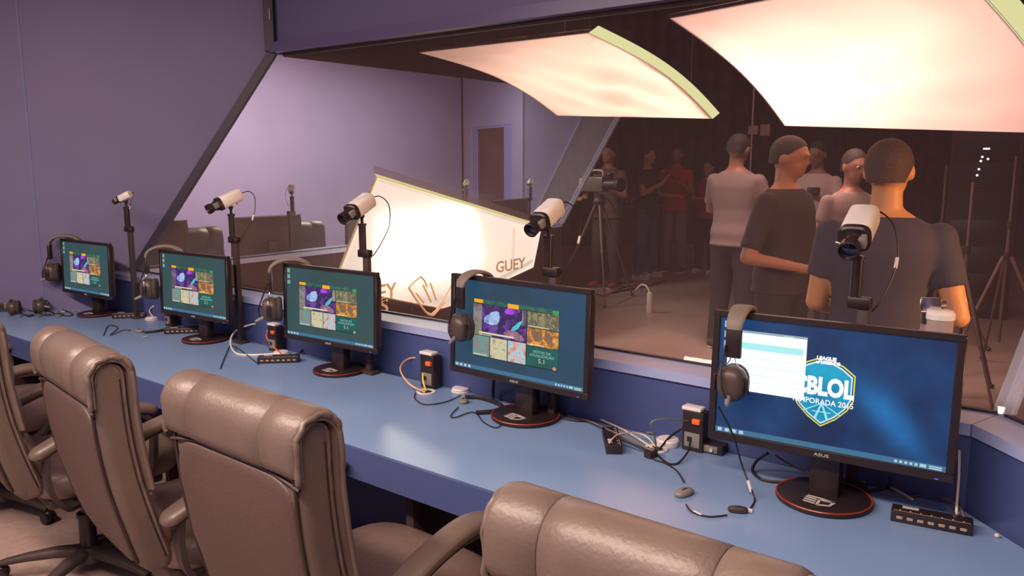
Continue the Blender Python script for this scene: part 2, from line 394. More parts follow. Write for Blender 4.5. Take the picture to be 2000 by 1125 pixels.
# ------------------------------------------------------------------ desks
def desk(fn, name, label):
    t = thing(name, label, 'desk'); f = lambda p: Vector(fn(p))
    Yf = 1.52; Y1 = 2.155
    # plan polygon of the worktop: fits against both 45 degree walls
    P = [(A[0]-.66+.03, Yf), (B[0]+.62, Yf), (B[0]+.0-.002, Y1), (A[0]+.03, Y1)]
    xr = B[0]+(2.16-Yf)-.02
    P = [(A[0]-(2.16-Yf)+.03, Yf), (xr, Yf), (B[0]-.02, Y1), (A[0]+.03, Y1)]
    bm = NB(); prism(bm, [f((x, y, DT)) for x, y in P], (0, 0, -.035)); o = obj('worktop', bm, DESK, t, None)
    bm = NB(); prism(bm, [f((P[0][0], Yf-.012, DT-.0005)), f((xr+.01, Yf-.012, DT-.0005)), f((xr+.01, Yf-.012, DT-.095)), f((P[0][0], Yf-.012, DT-.095))], f((0, .012, 0))-f((0, 0, 0)))
    obj('front_rail', bm, BLUED, t, None)
    for x in (-4.7, -3.05, -1.65, -.2):
        bm = NB(); prism(bm, [f((x, 1.60, 0)), f((x, 2.10, 0)), f((x, 2.10, DT-.036)), f((x, 1.60, DT-.036))], f((.03, 0, 0))-f((0, 0, 0))); obj('support_panel', bm, BLACKP, t, None)
    return t
desk(lambda p: p, 'gaming_desk', 'long blue laminate desk running under the booth window in front of the chairs')
desk(mir, 'gaming_desk', 'blue desk inside the far booth, seen through its window behind the dark monitors')

# ------------------------------------------------------------------ office chairs
def make_chair():
    t = thing('office_chair', '', 'chair')
    # seat cushion
    bm = NB(); rings = []
    for z, s in ((.405, .80), (.415, .93), (.44, 1), (.475, 1), (.50, .96), (.515, .86), (.522, .6), (.525, .25)):
        rings.append(selip(36, .265*s, .26*s, 4.5, lambda u, v, z=z: (u, .05+v, z)))
    loft(bm, rings); obj('seat', bm, SEATM, t, 60)
    bm = NB(); box(bm, (0, .03, .39), (.40, .40, .045), .015); obj('seat_pan', bm, PLASTM, t)
    # backrest: side profile swept across the width, leaning back
    def lean(z): q = z-.44; return -.215-.17*q-.03*math.sin(PI*min(1, q/.62))
    TOPZ = 1.03; HT = .047
    def halfw(z): return .243-.03*max(0, (.62-z)/.2)**1.5
    path = [(lean(z)-HT, z) for z in (.47, .50, .56, .64, .72, .80, .88, .94, .975, 1.0, TOPZ)]
    path += [(lean(TOPZ)-HT*math.cos(PI*q/10), TOPZ+HT*math.sin(PI*q/10)) for q in range(1, 10)]
    path += [(lean(z)+HT, z) for z in (TOPZ, .98, .94, .88, .80, .72, .64, .56, .50, .47)]
    path += [(lean(.44)+HT*.5, .435), (lean(.44)-HT*.5, .435)]
    cy = [lean(min(TOPZ, max(.44, z))) for y, z in path]
    bm = NB(); rings = []
    for f_, k in ((-1, .35), (-.995, .7), (-.97, .90), (-.93, 1), (-.5, 1.0), (0, 1.03), (.5, 1.0), (.93, 1), (.97, .90), (.995, .7), (1, .35)):
        rings.append([(f_*halfw(z), cc+(y-cc)*k, TOPZ-.02+(z-TOPZ+.02)*(1-(1-k)*.05) if z < TOPZ else TOPZ+(z-TOPZ)*k) for (y, z), cc in zip(path, cy)])
    loft(bm, rings); obj('backrest', bm, LEATH, t, 60)
    # front padding of the backrest, three pillows
    bm = NB()
    for z0, z1 in ((.50, .66), (.665, .82), (.825, .95)):
        zc = (z0+z1)/2; rr = []
        for i in range(9):
            a = -PI/2+PI*i/8; zz = zc+math.sin(a)*(z1-z0)/2; th = .02+.03*math.cos(a)
            rr.append(selip(24, .20, th, 4, lambda u, v, zz=zz: (u, lean(zz)+.045+v, zz)))
        loft(bm, rr)
    obj('back_cushion', bm, SEATM, t, 60)
    # piping on both edges of the padded side band
    for s in (-1, 1):
        bm = NB()
        tube(bm, [(s*(halfw(z)-.010), lean(z)-HT-.001, z) for z in (.48, .54, .62, .72, .82, .92, .97)], .0048)
        obj('piping', bm, LEATHD, t, 60)
        bm = NB()
        tube(bm, [(s*(halfw(z)-.002), lean(z)+HT*.72, z) for z in (.48, .54, .62, .72, .82, .92, 1.02)]+[(s*.241, lean(TOPZ)+HT*.72*math.cos(a), TOPZ+HT*.72*math.sin(a)) for a in (.5, 1.0, 1.57, 2.1, 2.7)]+[(s*.241, lean(TOPZ)-HT*.74, TOPZ-.02)], .0052)
        obj('piping', bm, LEATH, t, 60)
        bm = NB()
        tube(bm, [(s*(halfw(z)-.001), lean(z)+HT*.55, z) for z in (.48, .54, .62, .72, .82, .92, 1.02)], .0025)
        obj('side_seam', bm, LEATHD, t, 60)
    # head roll: a padded leather cap wrapped over the top, with two stitched seams
    arch = [(lean(z)-HT, z) for z in (.955, .965, .985, 1.01, TOPZ)]+[(lean(TOPZ)-HT*math.cos(PI*q/14), TOPZ+HT*math.sin(PI*q/14)) for q in range(1, 14)]+[(lean(z)+HT, z) for z in (TOPZ, .99, .95, .91, .86, .80, .74, .70)]
    na = len(arch); nor = []
    for i in range(na):
        a_, b_ = arch[max(i-1, 0)], arch[min(i+1, na-1)]; dy, dz = b_[0]-a_[0], b_[1]-a_[1]; L_ = math.hypot(dy, dz); nor.append((-dz/L_, dy/L_))
    def bulge(i): return min(1, min(i, na-1-i)/2.5)**.6
    W = .258; st = [-W, -W+.006, -W+.018, -.20, -.1455, -.143, -.1405, -.07, 0, .07, .1405, .143, .1455, .20, W-.018, W-.006, W]
    bm = NB(); rings = []
    for x in st:
        e = W-abs(x); off = .0205 if e > .01 else (.017 if e > .003 else .010)
        if abs(abs(x)-.143) < .001: off -= .004
        ring = [(x, y+n[0]*(off*bulge(i)+.001), z+n[1]*(off*bulge(i)+.001)) for i, ((y, z), n) in enumerate(zip(arch, nor))]
        ring += [(x, y-n[0]*.004, z-n[1]*.004) for (y, z), n in list(zip(arch, nor))[::-1]]
        rings.append(ring)
    loft(bm, rings); obj('head_roll', bm, LEATH, t, 60)
    bm = NB()
    for x in (-.143, .143): tube(bm, [(x, y+n[0]*(.0165*bulge(i)+.001), z+n[1]*(.0165*bulge(i)+.001)) for i, ((y, z), n) in enumerate(zip(arch, nor))], .0018, n=5, raw=True)
    tube(bm, [(x, lean(.955)-HT-.002, .955+.010*math.cos(x*9)-.012*(abs(x)/.25)**3) for x in (-.25, -.2, -.12, 0, .12, .2, .25)], .0045)
    obj('roll_stitching', bm, LEATHD, t, 60)
    # ruffled rim at each open end of the roll
    for s in (-1, 1):
        bm = NB(); tube(bm, [(s*(W-.001+.002*math.sin(i*2.1)), y+n[0]*(.008+.0015*math.sin(i*1.7)), z+n[1]*(.008+.0015*math.sin(i*1.7))) for i, ((y, z), n) in enumerate(zip(arch, nor))], .0072, n=7, k=3)
        obj('roll_rim', bm, LEATH, t, 60)
    # back panel: slightly proud leather sheet with rounded lower corners
    outl = []
    for i in range(40):
        a = 2*PI*i/40; c, sn = math.cos(a), math.sin(a); e = 7
        u = .228*math.copysign(abs(c)**(2/e), c); z = .705+.245*math.copysign(abs(sn)**(2/e), sn); outl.append((u*halfw(z)/.243, z))
    bm = NB(); rings = []
    for k, dy in ((1, .01), (1, -.003), (.985, -.006), (.90, -.0085), (.6, -.010), (.2, -.010)):
        rings.append([(u*k, lean(.705+(z-.705)*k)-HT+dy, .705+(z-.705)*k) for u, z in outl])
    loft(bm, rings); obj('back_panel', bm, LEATHP, t, 60)
    # armrests: padded arch on a flat bracket loop
    for s in (-1, 1):
        x = s*.30
        bm = NB(); path = [(x, -.235, .610), (x, -.17, .640), (x, -.06, .685), (x, .06, .712), (x, .14, .706), (x, .185, .688)]
        P = smoothpath(path, 6); n = len(P); rings = []
        for i, p in enumerate(P):
            tt = (P[min(i+1, n-1)]-P[max(i-1, 0)]).normalized(); nn = Vector((1, 0, 0)).cross(tt).normalized()
            q = i/(n-1); sw = max(.25, min(1, (min(q, 1-q)*9+.12)**.5))
            rings.append(selip(18, .036*sw, .018*sw, 3.4, lambda u, v, p=p, nn=nn: p+Vector((1, 0, 0))*u+nn*v))
        loft(bm, rings); pad = obj('arm_pad', bm, LEATH, t, 60)
        bm = NB(); pr = [(-.022, -.006), (.022, -.006), (.022, .006), (-.022, .006)]
        pth = [(x, -.215, .602), (x, -.13, .642), (x, -.02, .678), (x, .07, .690), (x, .135, .68), (x, .165, .64), (x, .165, .55), (x, .15, .46), (x-s*.02, .10, .395), (x-s*.10, .05, .385)]
        P = smoothpath(pth, 5); rings = []
        for i, p in enumerate(P):
            tt = (P[min(i+1, len(P)-1)]-P[max(i-1, 0)]).normalized(); nn = Vector((1, 0, 0)).cross(tt).normalized()
            rings.append([p+Vector((1, 0, 0))*u*1.05+nn*v*1.4 for u, v in pr])
        loft(bm, rings)
        pth = [(x, -.185, .615), (x, -.19, .55), (x, -.18, .47), (x-s*.02, -.13, .40), (x-s*.10, -.05, .385)]
        P = smoothpath(pth, 5); rings = []
        for i, p in enumerate(P):
            tt = (P[min(i+1, len(P)-1)]-P[max(i-1, 0)]).normalized(); nn = Vector((1, 0, 0)).cross(tt).normalized()
            rings.append([p+Vector((1, 0, 0))*u*1.1+nn*v*1.4 for u, v in pr])
        loft(bm, rings)
        obj('arm_frame', bm, PLASTM, t, 35)
    # column and five-star base
    bm = NB(); cyl(bm, (0, 0, .09), (0, 0, .24), .032, .030, 20); cyl(bm, (0, 0, .24), (0, 0, .38), .018, .018, 16); cyl(bm, (0, 0, .235), (0, 0, .25), .036, .034, 20); obj('gas_column', bm, PLAST, t)
    bm = NB(); lathe(bm, [(.0, .055), (.055, .058), (.06, .08), (.045, .115), (.0, .12)]); obj('base_hub', bm, PLASTM, t)
    for i in range(5):
        a = 2*PI*i/5+.35; dx, dy = math.cos(a), math.sin(a)
        bm = NB(); rings = []
        for q, z, w_, h in ((.04, .095, .030, .020), (.12, .095, .028, .019), (.22, .085, .022, .015), (.30, .072, .018, .012), (.325, .066, .015, .010)):
            rings.append(selip(12, w_, h, 3, lambda u, v: (dx*q-dy*u, dy*q+dx*u, z+v)))
        loft(bm, rings); lg = obj('base_leg', bm, PLASTM, t, 60)
        bm = NB(); c = Vector((dx*.32, dy*.32, .027)); sd = Vector((-dy, dx, 0))
        for sg in (-1, 1): cyl(bm, c+sd*sg*.008, c+sd*sg*.024, .026, .024, 18)
        ball(bm, c+Vector((0, 0, .008)), (.022, .022, .024), u=12, v=8); cyl(bm, c, c+Vector((0, 0, .04)), .007); obj('caster', bm, PLAST, lg)
    return t
chair = make_chair()
chair.scale = (.93, .96, .99); chair.location = (-.52, 1.265, 0); chair['label'] = 'brown-black leather chair cut by the bottom edge, only its padded top roll in view'; chair['group'] = 'leather office chairs at the near desk'
CH = chair
GRP = 'leather office chairs at the near desk'
dup(CH, (-1.52, 1.315, .0), R(-1), 'leather chair in the middle of the row with its curved right armrest in full view', GRP, 1.0)
dup(CH, (-2.29, 1.315, 0), R(-8), 'second leather chair from the left, tall back and right armrest fully visible', GRP)
dup(CH, (-3.10, 1.30, 0), R(-8), 'leather chair at the left edge of the photo, its star base showing below', GRP)
dup(CH, (-4.0, 1.31, 0), R(-6), 'leather chair farthest along the near desk, only an armrest showing at the left edge', GRP)
g2 = 'leather chairs inside the far booth'
for (px_, py_, lab) in ((392, 437, 'leather chair in the far booth, left one, its top roll behind the slanted frame'), (604, 426, 'leather chair in the far booth, right one, standing clear behind a monitor stand')):
    q = pz(px_, py_, 1.14); dup(CH, (q.x+.12, q.y, .0), R(-90), lab, g2)

# ------------------------------------------------------------------ monitors
SW, SH = .532, .300
BASE_L = (0, 0, 0)
def make_monitor(content):
    t = thing('monitor', '', 'monitor')
    bm = NB(); lathe(bm, [(0, 0), (.108, 0), (.115, .004), (.115, .009), (.108, .014), (.0, .016)], 48); base = obj('base', bm, PLAST, t)
    bm = NB(); rg = [[] for _ in range(40)]
    for i in range(40):
        a = 2*PI*i/40
        for j in range(6):
            b = 2*PI*j/6; r = .1125+.0028*math.cos(b); rg[i].append((r*math.cos(a), r*math.sin(a), .0125+.0022*math.sin(b)))
    loft(bm, rg, close=True); obj('base_ring', bm, REDR, base)
    # cube-shaped mark on the base: three bars and a D
    bm = NB()
    for k in range(3): prism(bm, [(-.036+.004*k*0, -.038-.013*k, .0166), (-.006, -.044-.013*k, .0166), (-.006, -.052-.013*k, .0166), (-.034, -.046-.013*k, .0166)], (0, 0, .0004))
    for a_, b_ in (((-.032, -.032), (.002, -.036)), ((.002, -.036), (.034, -.046)), ((.034, -.046), (.028, -.070)), ((.028, -.070), (.0, -.080)), ((.0, -.046), (.0, -.080)), ((.0, -.046), (.034, -.046))):
        a_, b_ = Vector((*a_, .0168)), Vector((*b_, .0168)); dd = (b_-a_).normalized(); quadbar(bm, a_, b_, 0, Vector((-dd.y, dd.x, 0))*.0035, Vector((0, 0, .0003)))
    obj('base_emblem', bm, SILVER, base, None)
    bm = NB(); box(bm, (0, .012, .15), (.072, .045, .28), .006); col = obj('column', bm, PLAST, t)
    bm = NB(); box(bm, (.0, .040, .06), (.030, .018, .035), .003); obj('cable_clip', bm, RED, col)
    bm = NB(); cyl(bm, (0, .0, .28), (0, -.02, .28), .035, .035, 20); obj('tilt_hinge', bm, PLAST, col)
    # head: everything tilted together around the hinge
    Mt = Matrix.Translation((0, -.045, .295)) @ Matrix.Rotation(R(-2), 4, 'X')
    def tm(o): o.data.transform(Mt); return o
    W, H = .568, .338; b = .016; bb = .022
    bm = NB(); zc = 0
    # bezel frame as four beams round the screen
    for (x0, x1, z0, z1) in ((-W/2, W/2, H/2-b, H/2), (-W/2, W/2, -H/2, -H/2+bb), (-W/2, -W/2+b+.002, -H/2+bb-.001, H/2-b+.001), (W/2-b-.002, W/2, -H/2+bb-.001, H/2-b+.001)):
        box(bm, ((x0+x1)/2, 0, (z0+z1)/2), (x1-x0, .022, z1-z0), .002, seg=1)
    bez = tm(obj('bezel', bm, PLAST, t))
    bm = NB(); loft(bm, [selip(32, W/2*s, H/2*s, 12, lambda u, v, y=y: (u, y, v)) for s, y in ((.99, .008), (.99, .022), (.93, .032), (.55, .050), (.5, .055))]); tm(obj('back_shell', bm, PLASTM, t, 50))
    zt = (bb-b)/2
    def uv(u, v, l=0): return Vector((-SW/2+SW*u, -.0045-.0006*l, zt+SH/2-SH*v))
    def quad(bm, u0, v0, u1, v1, l=0, mi=0):
        fs = bm.faces.new([bm.verts.new(uv(*q, l)) for q in ((u0, v0), (u0, v1), (u1, v1), (u1, v0))]); fs.material_index = mi
    def poly(bm, pts, l=0, mi=0): bm.faces.new([bm.verts.new(uv(*q, l)) for q in pts]).material_index = mi
    content(t, quad, poly, uv, Mt, tm)
    def TM(u, v, l=1): return Mt @ Matrix.Translation(uv(u, v, l)) @ Matrix.Rotation(PI/2, 4, 'X')
    Mx = Mt @ Matrix.Translation((0, -.0115, -H/2+.007)) @ Matrix.Rotation(PI/2, 4, 'X')
    text('ASUS', .011, SILVER, bez, Mx, 'maker_lettering', align='CENTER', sx=1.4)
    bm = NB(); box(bm, (W/2-.035, -.0115, -H/2+.0055), (.008, .001, .002)); tm(obj('power_light', bm, glow('power_blue', (.05, .1, 1), 1.5), bez, None))
    return t

C_DESK = (.020, .10, .19)
def icons_and_taskbar(t, quad, poly, uv, tm, par, bar=(.05, .17, .26)):
    bm = NB(); quad(bm, 0, .955, 1, 1, 1); tm(obj('taskbar', bm, glow('taskbar_glow', bar, .8), par, None, recalc=False))
    bm = NB(); cols = [(.6, .8, .9)]
    for k in range(4): quad(bm, .012+.035*k, .963, .032+.035*k, .992, 2)
    quad(bm, .90, .965, .925, .99, 2); quad(bm, .935, .967, .985, .977, 2); quad(bm, .935, .982, .985, .992, 2)
    for k in range(5): quad(bm, .80+.02*k, .968, .812+.02*k, .988, 2)
    tm(obj('taskbar_icons', bm, glow('icon_glow', (.55, .75, .80), .8), par, None, recalc=False))
def screen_launcher(t, quad, poly, uv, Mt, tm):
    bm = NB(); quad(bm, 0, 0, 1, 1)
    scr = tm(obj('screen', bm, glowtex('screen_blue', [(.014, .05, .085), (.018, .065, .115), (.010, .08, .20)], 3.2, .9), t, None, recalc=False))
    icons_and_taskbar(t, quad, poly, uv, tm, scr)
    bm = NB()
    for k in range(3): quad(bm, .012, .02+.085*k, .045, .08+.085*k, 1)
    tm(obj('desktop_icons', bm, glow('desktop_icon', (.25, .45, .40), .8), scr, None, recalc=False))
    U0, U1, V0, V1 = .155, .815, .20, .845
    def w(u, v): return U0+(U1-U0)*u, V0+(V1-V0)*v
    def wq(bm, u0, v0, u1, v1, l=2, mi=0): a = w(u0, v0); b = w(u1, v1); quad(bm, a[0], a[1], b[0], b[1], l, mi)
    bm = NB(); wq(bm, 0, 0, 1, 1, 1); tm(obj('launcher_window', bm, glow('launcher_dark', (.012, .014, .012), .8), scr, None, recalc=False))
    bm = NB(); wq(bm, 0, .0, 1, .075, 2); tm(obj('launcher_header', bm, glowtex('header_glow', [(.02, .03, .02), (.02, .16, .13), (.20, .20, .03)], 22, .8), scr, None, recalc=False))
    bm = NB(); wq(bm, .01, .0, .12, .06, 3); wq(bm, .42, .01, .55, .085, 3); tm(obj('play_button', bm, glow('amber_glow', (1, .42, .01), .95), scr, None, recalc=False))
    bm = NB(); wq(bm, .93, .02, .995, .05, 3); wq(bm, .93, .06, .995, .08, 3); tm(obj('status_badge', bm, glow('green_glow', (.05, .45, .10), .9), scr, None, recalc=False))
    tiles = [('main_picture', (.0, .085, .64, .62), [(.02, .01, .05), (.07, .02, .20), (.02, .015, .05), (.16, .05, .38), (.10, .09, .09)], 7),
             ('main_picture_side', (.0, .085, .11, .62), [(.08, .08, .04), (.35, .34, .22), (.14, .14, .07)], 12),
             ('main_picture_side', (.59, .085, .64, .34), [(.5, .5, .34), (.2, .2, .12)], 12),
             ('side_picture', (.65, .085, 1, .345), [(.03, .03, .02), (.30, .28, .14), (.08, .07, .05), (.60, .55, .36)], 14),
             ('side_picture', (.65, .355, 1, .645), [(.03, .03, .03), (.10, .16, .20), (.25, .10, .04), (.80, .34, .04), (.70, .52, .25)], 12),
             ('lower_picture', (.0, .63, .205, .985), [(.75, .20, .05), (.25, .20, .22), (.10, .35, .30), (.30, .25, .08)], 15),
             ('lower_picture', (.215, .63, .42, .985), [(.18, .14, .06), (.65, .60, .40), (.30, .36, .16)], 18),
             ('lower_picture', (.43, .63, .64, .985), [(.30, .03, .04), (.70, .35, .30), (.35, .65, .75), (.05, .05, .08)], 16),
             ('notes_panel', (.65, .655, 1, .985), [(.005, .07, .065), (.01, .13, .11)], 6)]
    for i, (nm, q, cols, s) in enumerate(tiles):
        bm = NB(); wq(bm, *q, 2); tm(obj(nm, bm, glowtex('tile_glow', cols, s*2.6, 1.0, distort=.35), scr, None, recalc=False))
    # soft abstract shapes of light in the main picture
    def blob(cu, cv, ru, rv, a, n=18, l=3, jit=.12):
        out = []
        for i in range(n):
            th = 2*PI*i/n; r = 1+jit*math.sin(3*th+a)+jit*.5*math.sin(7*th)
            x, y = ru*r*math.cos(th), rv*r*math.sin(th); out.append(w(cu+x*math.cos(a)-y*math.sin(a), cv+x*math.sin(a)+y*math.cos(a)))
        return out[::-1]
    for cu, cv, ru, rv, a, c in ((.24, .30, .085, .13, .5, [(.12, .16, .45), (.35, .50, .80), (.55, .75, .90)]), (.53, .37, .028, .11, .55, [(.05, .30, .42), (.10, .70, .80)]), (.44, .14, .055, .055, 0, [(.25, .02, .60), (.55, .08, .85)]), (.50, .53, .12, .07, .3, [(.08, .02, .07), (.50, .25, .32)])):
        bm = NB(); poly(bm, blob(cu, cv, ru, rv, a), 3); tm(obj('light_shape', bm, glowtex('blob_glow', c, 22, 1.0, distort=1), scr, None, recalc=False))
    bm = NB(); wq(bm, .08, .555, .50, .585, 4); wq(bm, .08, .60, .24, .612, 4); wq(bm, .67, .318, .90, .330, 4); wq(bm, .67, .618, .85, .632, 4); wq(bm, .01, .95, .18, .965, 4)
    tm(obj('caption_line', bm, glow('caption_glow', (.80, .74, .50), .9), scr, None, recalc=False))
    bm = NB(); poly(bm, blob(.965, .96, .02, .03, 0, jit=0), 4); tm(obj('corner_badge', bm, glow('badge_glow', (.75, .28, .15), .9), scr, None, recalc=False))
    def TM(u, v, l=4): return Mt @ Matrix.Translation(uv(*w(u, v), l)) @ Matrix.Rotation(PI/2, 4, 'X')
    for s, u, v, z, c in (('NOTAS DA', .825, .755, .012, (.30, .60, .52)), ('ATUALIZAÇÃO', .825, .815, .012, (.30, .60, .52)), ('5.1', .825, .915, .021, (.65, .55, .32))):
        text(s, z, glow('letter_glow%d' % int(c[0]*100), c, .95), scr, TM(u, v), 'screen_lettering', depth=.0001, align='CENTER', sx=1.15)
def screen_logo(t, quad, poly, uv, Mt, tm):
    bm = NB(); quad(bm, 0, 0, 1, 1)
    m = bpy.data.materials.new('wallpaper_glow'); m.use_nodes = True; nt = m.node_tree; b = nt.nodes['Principled BSDF']
    b.inputs['Base Color'].default_value = (.01, .01, .012, 1); b.inputs['Roughness'].default_value = .35
    tc = nt.nodes.new('ShaderNodeTexCoord'); n = nt.nodes.new('ShaderNodeTexNoise'); n.inputs['Scale'].default_value = 7; n.inputs['Detail'].default_value = 6
    nt.links.new(tc.outputs['Object'], n.inputs['Vector'])
    # nebula streak: band along a slanted line on the right half of the wallpaper
    sx = nt.nodes.new('ShaderNodeSeparateXYZ'); nt.links.new(tc.outputs['Object'], sx.inputs[0])
    def mth(op, a, b_=None, c=None):
        q = nt.nodes.new('ShaderNodeMath'); q.operation = op
        for i, v in enumerate((a, b_, c)):
            if v is None: continue
            if isinstance(v, (int, float)): q.inputs[i].default_value = v
            else: nt.links.new(v, q.inputs[i])
        return q.outputs[0]
    # distance from the line through (.06,.33)-(.20,.20) in local x,z
    dline = mth('ADD', mth('MULTIPLY', mth('SUBTRACT', sx.outputs[0], .13), .72), mth('MULTIPLY', mth('SUBTRACT', sx.outputs[2], .262), .69))
    g = mth('MULTIPLY', dline, dline); g = mth('MULTIPLY', g, -900); g = mth('EXPONENT', g)
    along = mth('ADD', mth('MULTIPLY', mth('SUBTRACT', sx.outputs[0], .15), .69), mth('MULTIPLY', mth('SUBTRACT', sx.outputs[2], .235), -.72))
    g2_ = mth('EXPONENT', mth('MULTIPLY', mth('MULTIPLY', along, along), -110)); g = mth('MULTIPLY', g, g2_)
    fac = mth('ADD', mth('MULTIPLY', g, mth('MULTIPLY', n.outputs['Fac'], 1.3)), mth('MULTIPLY', mth('SUBTRACT', n.outputs['Fac'], .38), .5))
    r = nt.nodes.new('ShaderNodeValToRGB'); e = r.color_ramp.elements; e[0].color = (.004, .022, .085, 1); e[1].position = .75; e[1].color = (.015, .20, .55, 1)
    nt.links.new(fac, r.inputs['Fac']); nt.links.new(r.outputs[0], b.inputs['Emission Color']); b.inputs['Emission Strength'].default_value = .95
    scr = tm(obj('screen', bm, m, t, None, recalc=False))
    icons_and_taskbar(t, quad, poly, uv, tm, scr, (.06, .20, .35))
    bm = NB()
    for k in range(3): quad(bm, .02, .03+.085*k, .05, .085+.085*k, 1)
    tm(obj('desktop_icons', bm, glow('desktop_icon5', (.35, .50, .70), .9), scr, None, recalc=False))
    bm = NB(); quad(bm, .04, .095, .405, .61, 4); wn = tm(obj('open_window', bm, glow('window_white', (.93, .98, 1.0), 1.05), scr, None, recalc=False))
    bm = NB(); quad(bm, .04, .095, .405, .113, 5); tm(obj('title_bar', bm, glow('titlebar', (.40, .50, .60), .8), scr, None, recalc=False))
    bm = NB(); quad(bm, .042, .195, .39, .25, 5); tm(obj('selected_row', bm, glow('pale_cyan', (.42, .88, .88), 1), scr, None, recalc=False))
    bm = NB(); quad(bm, .30, .103, .345, .112, 6); 
    for k in range(4): quad(bm, .05, .32+.07*k, .39, .322+.07*k, 5)
    tm(obj('row_line', bm, glow('rowline', (.60, .72, .76), .9), scr, None, recalc=False))
    # shield emblem
    cx, cy = .485, .52; hw, hh = .137, .29
    base = [(-.98, -.55), (-.62, -.78), (-.25, -.92), (0, -.95), (.25, -.92), (.62, -.78), (.98, -.55), (.98, .15), (.80, .45), (.45, .75), (0, 1.0), (-.45, .75), (-.80, .45), (-.98, .15)]
    def sh(s, l, m, nm, dy=0):
        bm = NB(); poly(bm, [(cx+x*hw*s, cy+(y+dy)*hh*s) for x, y in base][::-1], l); tm(obj(nm, bm, m, scr, None, recalc=False))
    sh(1.0, 1, glow('shield_yellow', (.75, .78, .10), .9), 'shield_rim')
    sh(.955, 1.5, glow('shield_navy', (.01, .05, .18), .9), 'shield_gap')
    sh(.92, 2, glow('shield_white', (.75, .85, .92), .9), 'shield_border')
    sh(.87, 2.5, glowtex('shield_blue', [(.005, .16, .38), (.01, .40, .62), (.02, .32, .60)], 5, .95), 'shield_field')
    # triangle of light strips at the foot of the shield
    bm = NB()
    for x0 in (-.58, -.2, .2, .58):
        a0 = (cx, cy+.33*hh); b0 = (cx+x0*hw, cy+(.60 if abs(x0) > .3 else .78)*hh)
        poly(bm, [(a0[0]-.004, a0[1]), (b0[0]-.006, b0[1]), (b0[0]+.006, b0[1]), (a0[0]+.004, a0[1])], 3)
    poly(bm, [(cx-.04, cy+.56*hh), (cx-.04, cy+.59*hh), (cx+.04, cy+.59*hh), (cx+.04, cy+.56*hh)], 3)
    tm(obj('shield_strips', bm, glow('strip_cyan', (.30, .85, .90), .95), scr, None, recalc=False))
    bm = NB(); quad(bm, .348, .66, .62, .672, 0.2); bm.free()
    def TM(u, v, l=3.5): return Mt @ Matrix.Translation(uv(u, v, l)) @ Matrix.Rotation(PI/2, 4, 'X')
    WH = glow('letter_white', (.95, .97, 1), 1)
    text('CBLOL', .059, WH, scr, TM(cx, .545, 3), 'screen_lettering', depth=.0001, align='CENTER', bold=.0030, sx=.76)
    text('TEMPORADA 2015', .0185, WH, scr, TM(cx, .625, 3), 'screen_lettering', depth=.0001, align='CENTER', bold=.0003, sx=.95)
    text('LEAGUE', .0125, WH, scr, TM(cx-.035, .262, 3), 'screen_lettering', depth=.0001, bold=.0007)
    text('of LEGENDS', .0105, WH, scr, TM(cx-.038, .292, 3), 'screen_lettering', depth=.0001, bold=.0007)
mons = {5: (-.558, 1.99, 5.1, 1.0), 4: (-1.541, 2.05, -1, 1.0), 3: (-2.489, 2.06, 3.8, .92), 2: (-3.431, 2.04, 4.0, .905), 1: (-4.481, 2.03, 3.2, .885)}
mlab = {5: 'nearest monitor at right, blue wallpaper with a shield emblem and a white window',
        4: 'second monitor from the right, its tiled launcher window bright and sharp',
        3: 'middle monitor of the five, with the white cable coil at its left',
        2: 'black monitor second from the left, with a cream cable at its left',
        1: 'smallest, farthest black monitor at the left end of the desk, against the blue side wall'}
GM = 'monitors along the near desk'
M5 = make_monitor(screen_logo); M5.location = (mons[5][0]+.0, mons[5][1], DT); M5.rotation_euler.z = R(mons[5][2]); M5['label'] = mlab[5]; M5['group'] = GM
M4 = make_monitor(screen_launcher); M4.location = (mons[4][0], mons[4][1], DT); M4.rotation_euler.z = R(mons[4][2]); M4['label'] = mlab[4]; M4['group'] = GM
MON = {5: M5, 4: M4}
GREENSCR = glowtex('screen_green_blue', [(.030, .060, .068), (.035, .085, .085), (.018, .075, .13)], 3.2, .9)
for i in (3, 2, 1):
    x, y, a, s = mons[i]; MON[i] = dup(M4, (x, y, DT), R(a), mlab[i], GM, s)
    for ch in MON[i].children:      # greener tint of the side-on view put into the glow colour
        if ch.name.startswith('screen'):
            ch.data = ch.data.copy(); ch.data.materials[0] = GREENSCR
gm2 = 'monitors standing in the far booth, backs to the stage'
def back_monitor(px_, lab, rz, s=1, dx=0):
    q = pxx(px_, 450, -4.80); return dup(M4, (-4.80+dx, q.y, DT), rz, lab, gm2, s)
back_monitor(288, 'back of a dark monitor in the far booth, peeking out beside the slanted frame', R(-90))
back_monitor(528, 'back of a dark monitor in the far booth, between the two leather chairs', R(-92), .98)
back_monitor(735, 'back of a far booth monitor at the left edge of the bright panel', R(-88))
back_monitor(1000, 'back of a far booth monitor behind the top edge of the bright panel', R(-90))

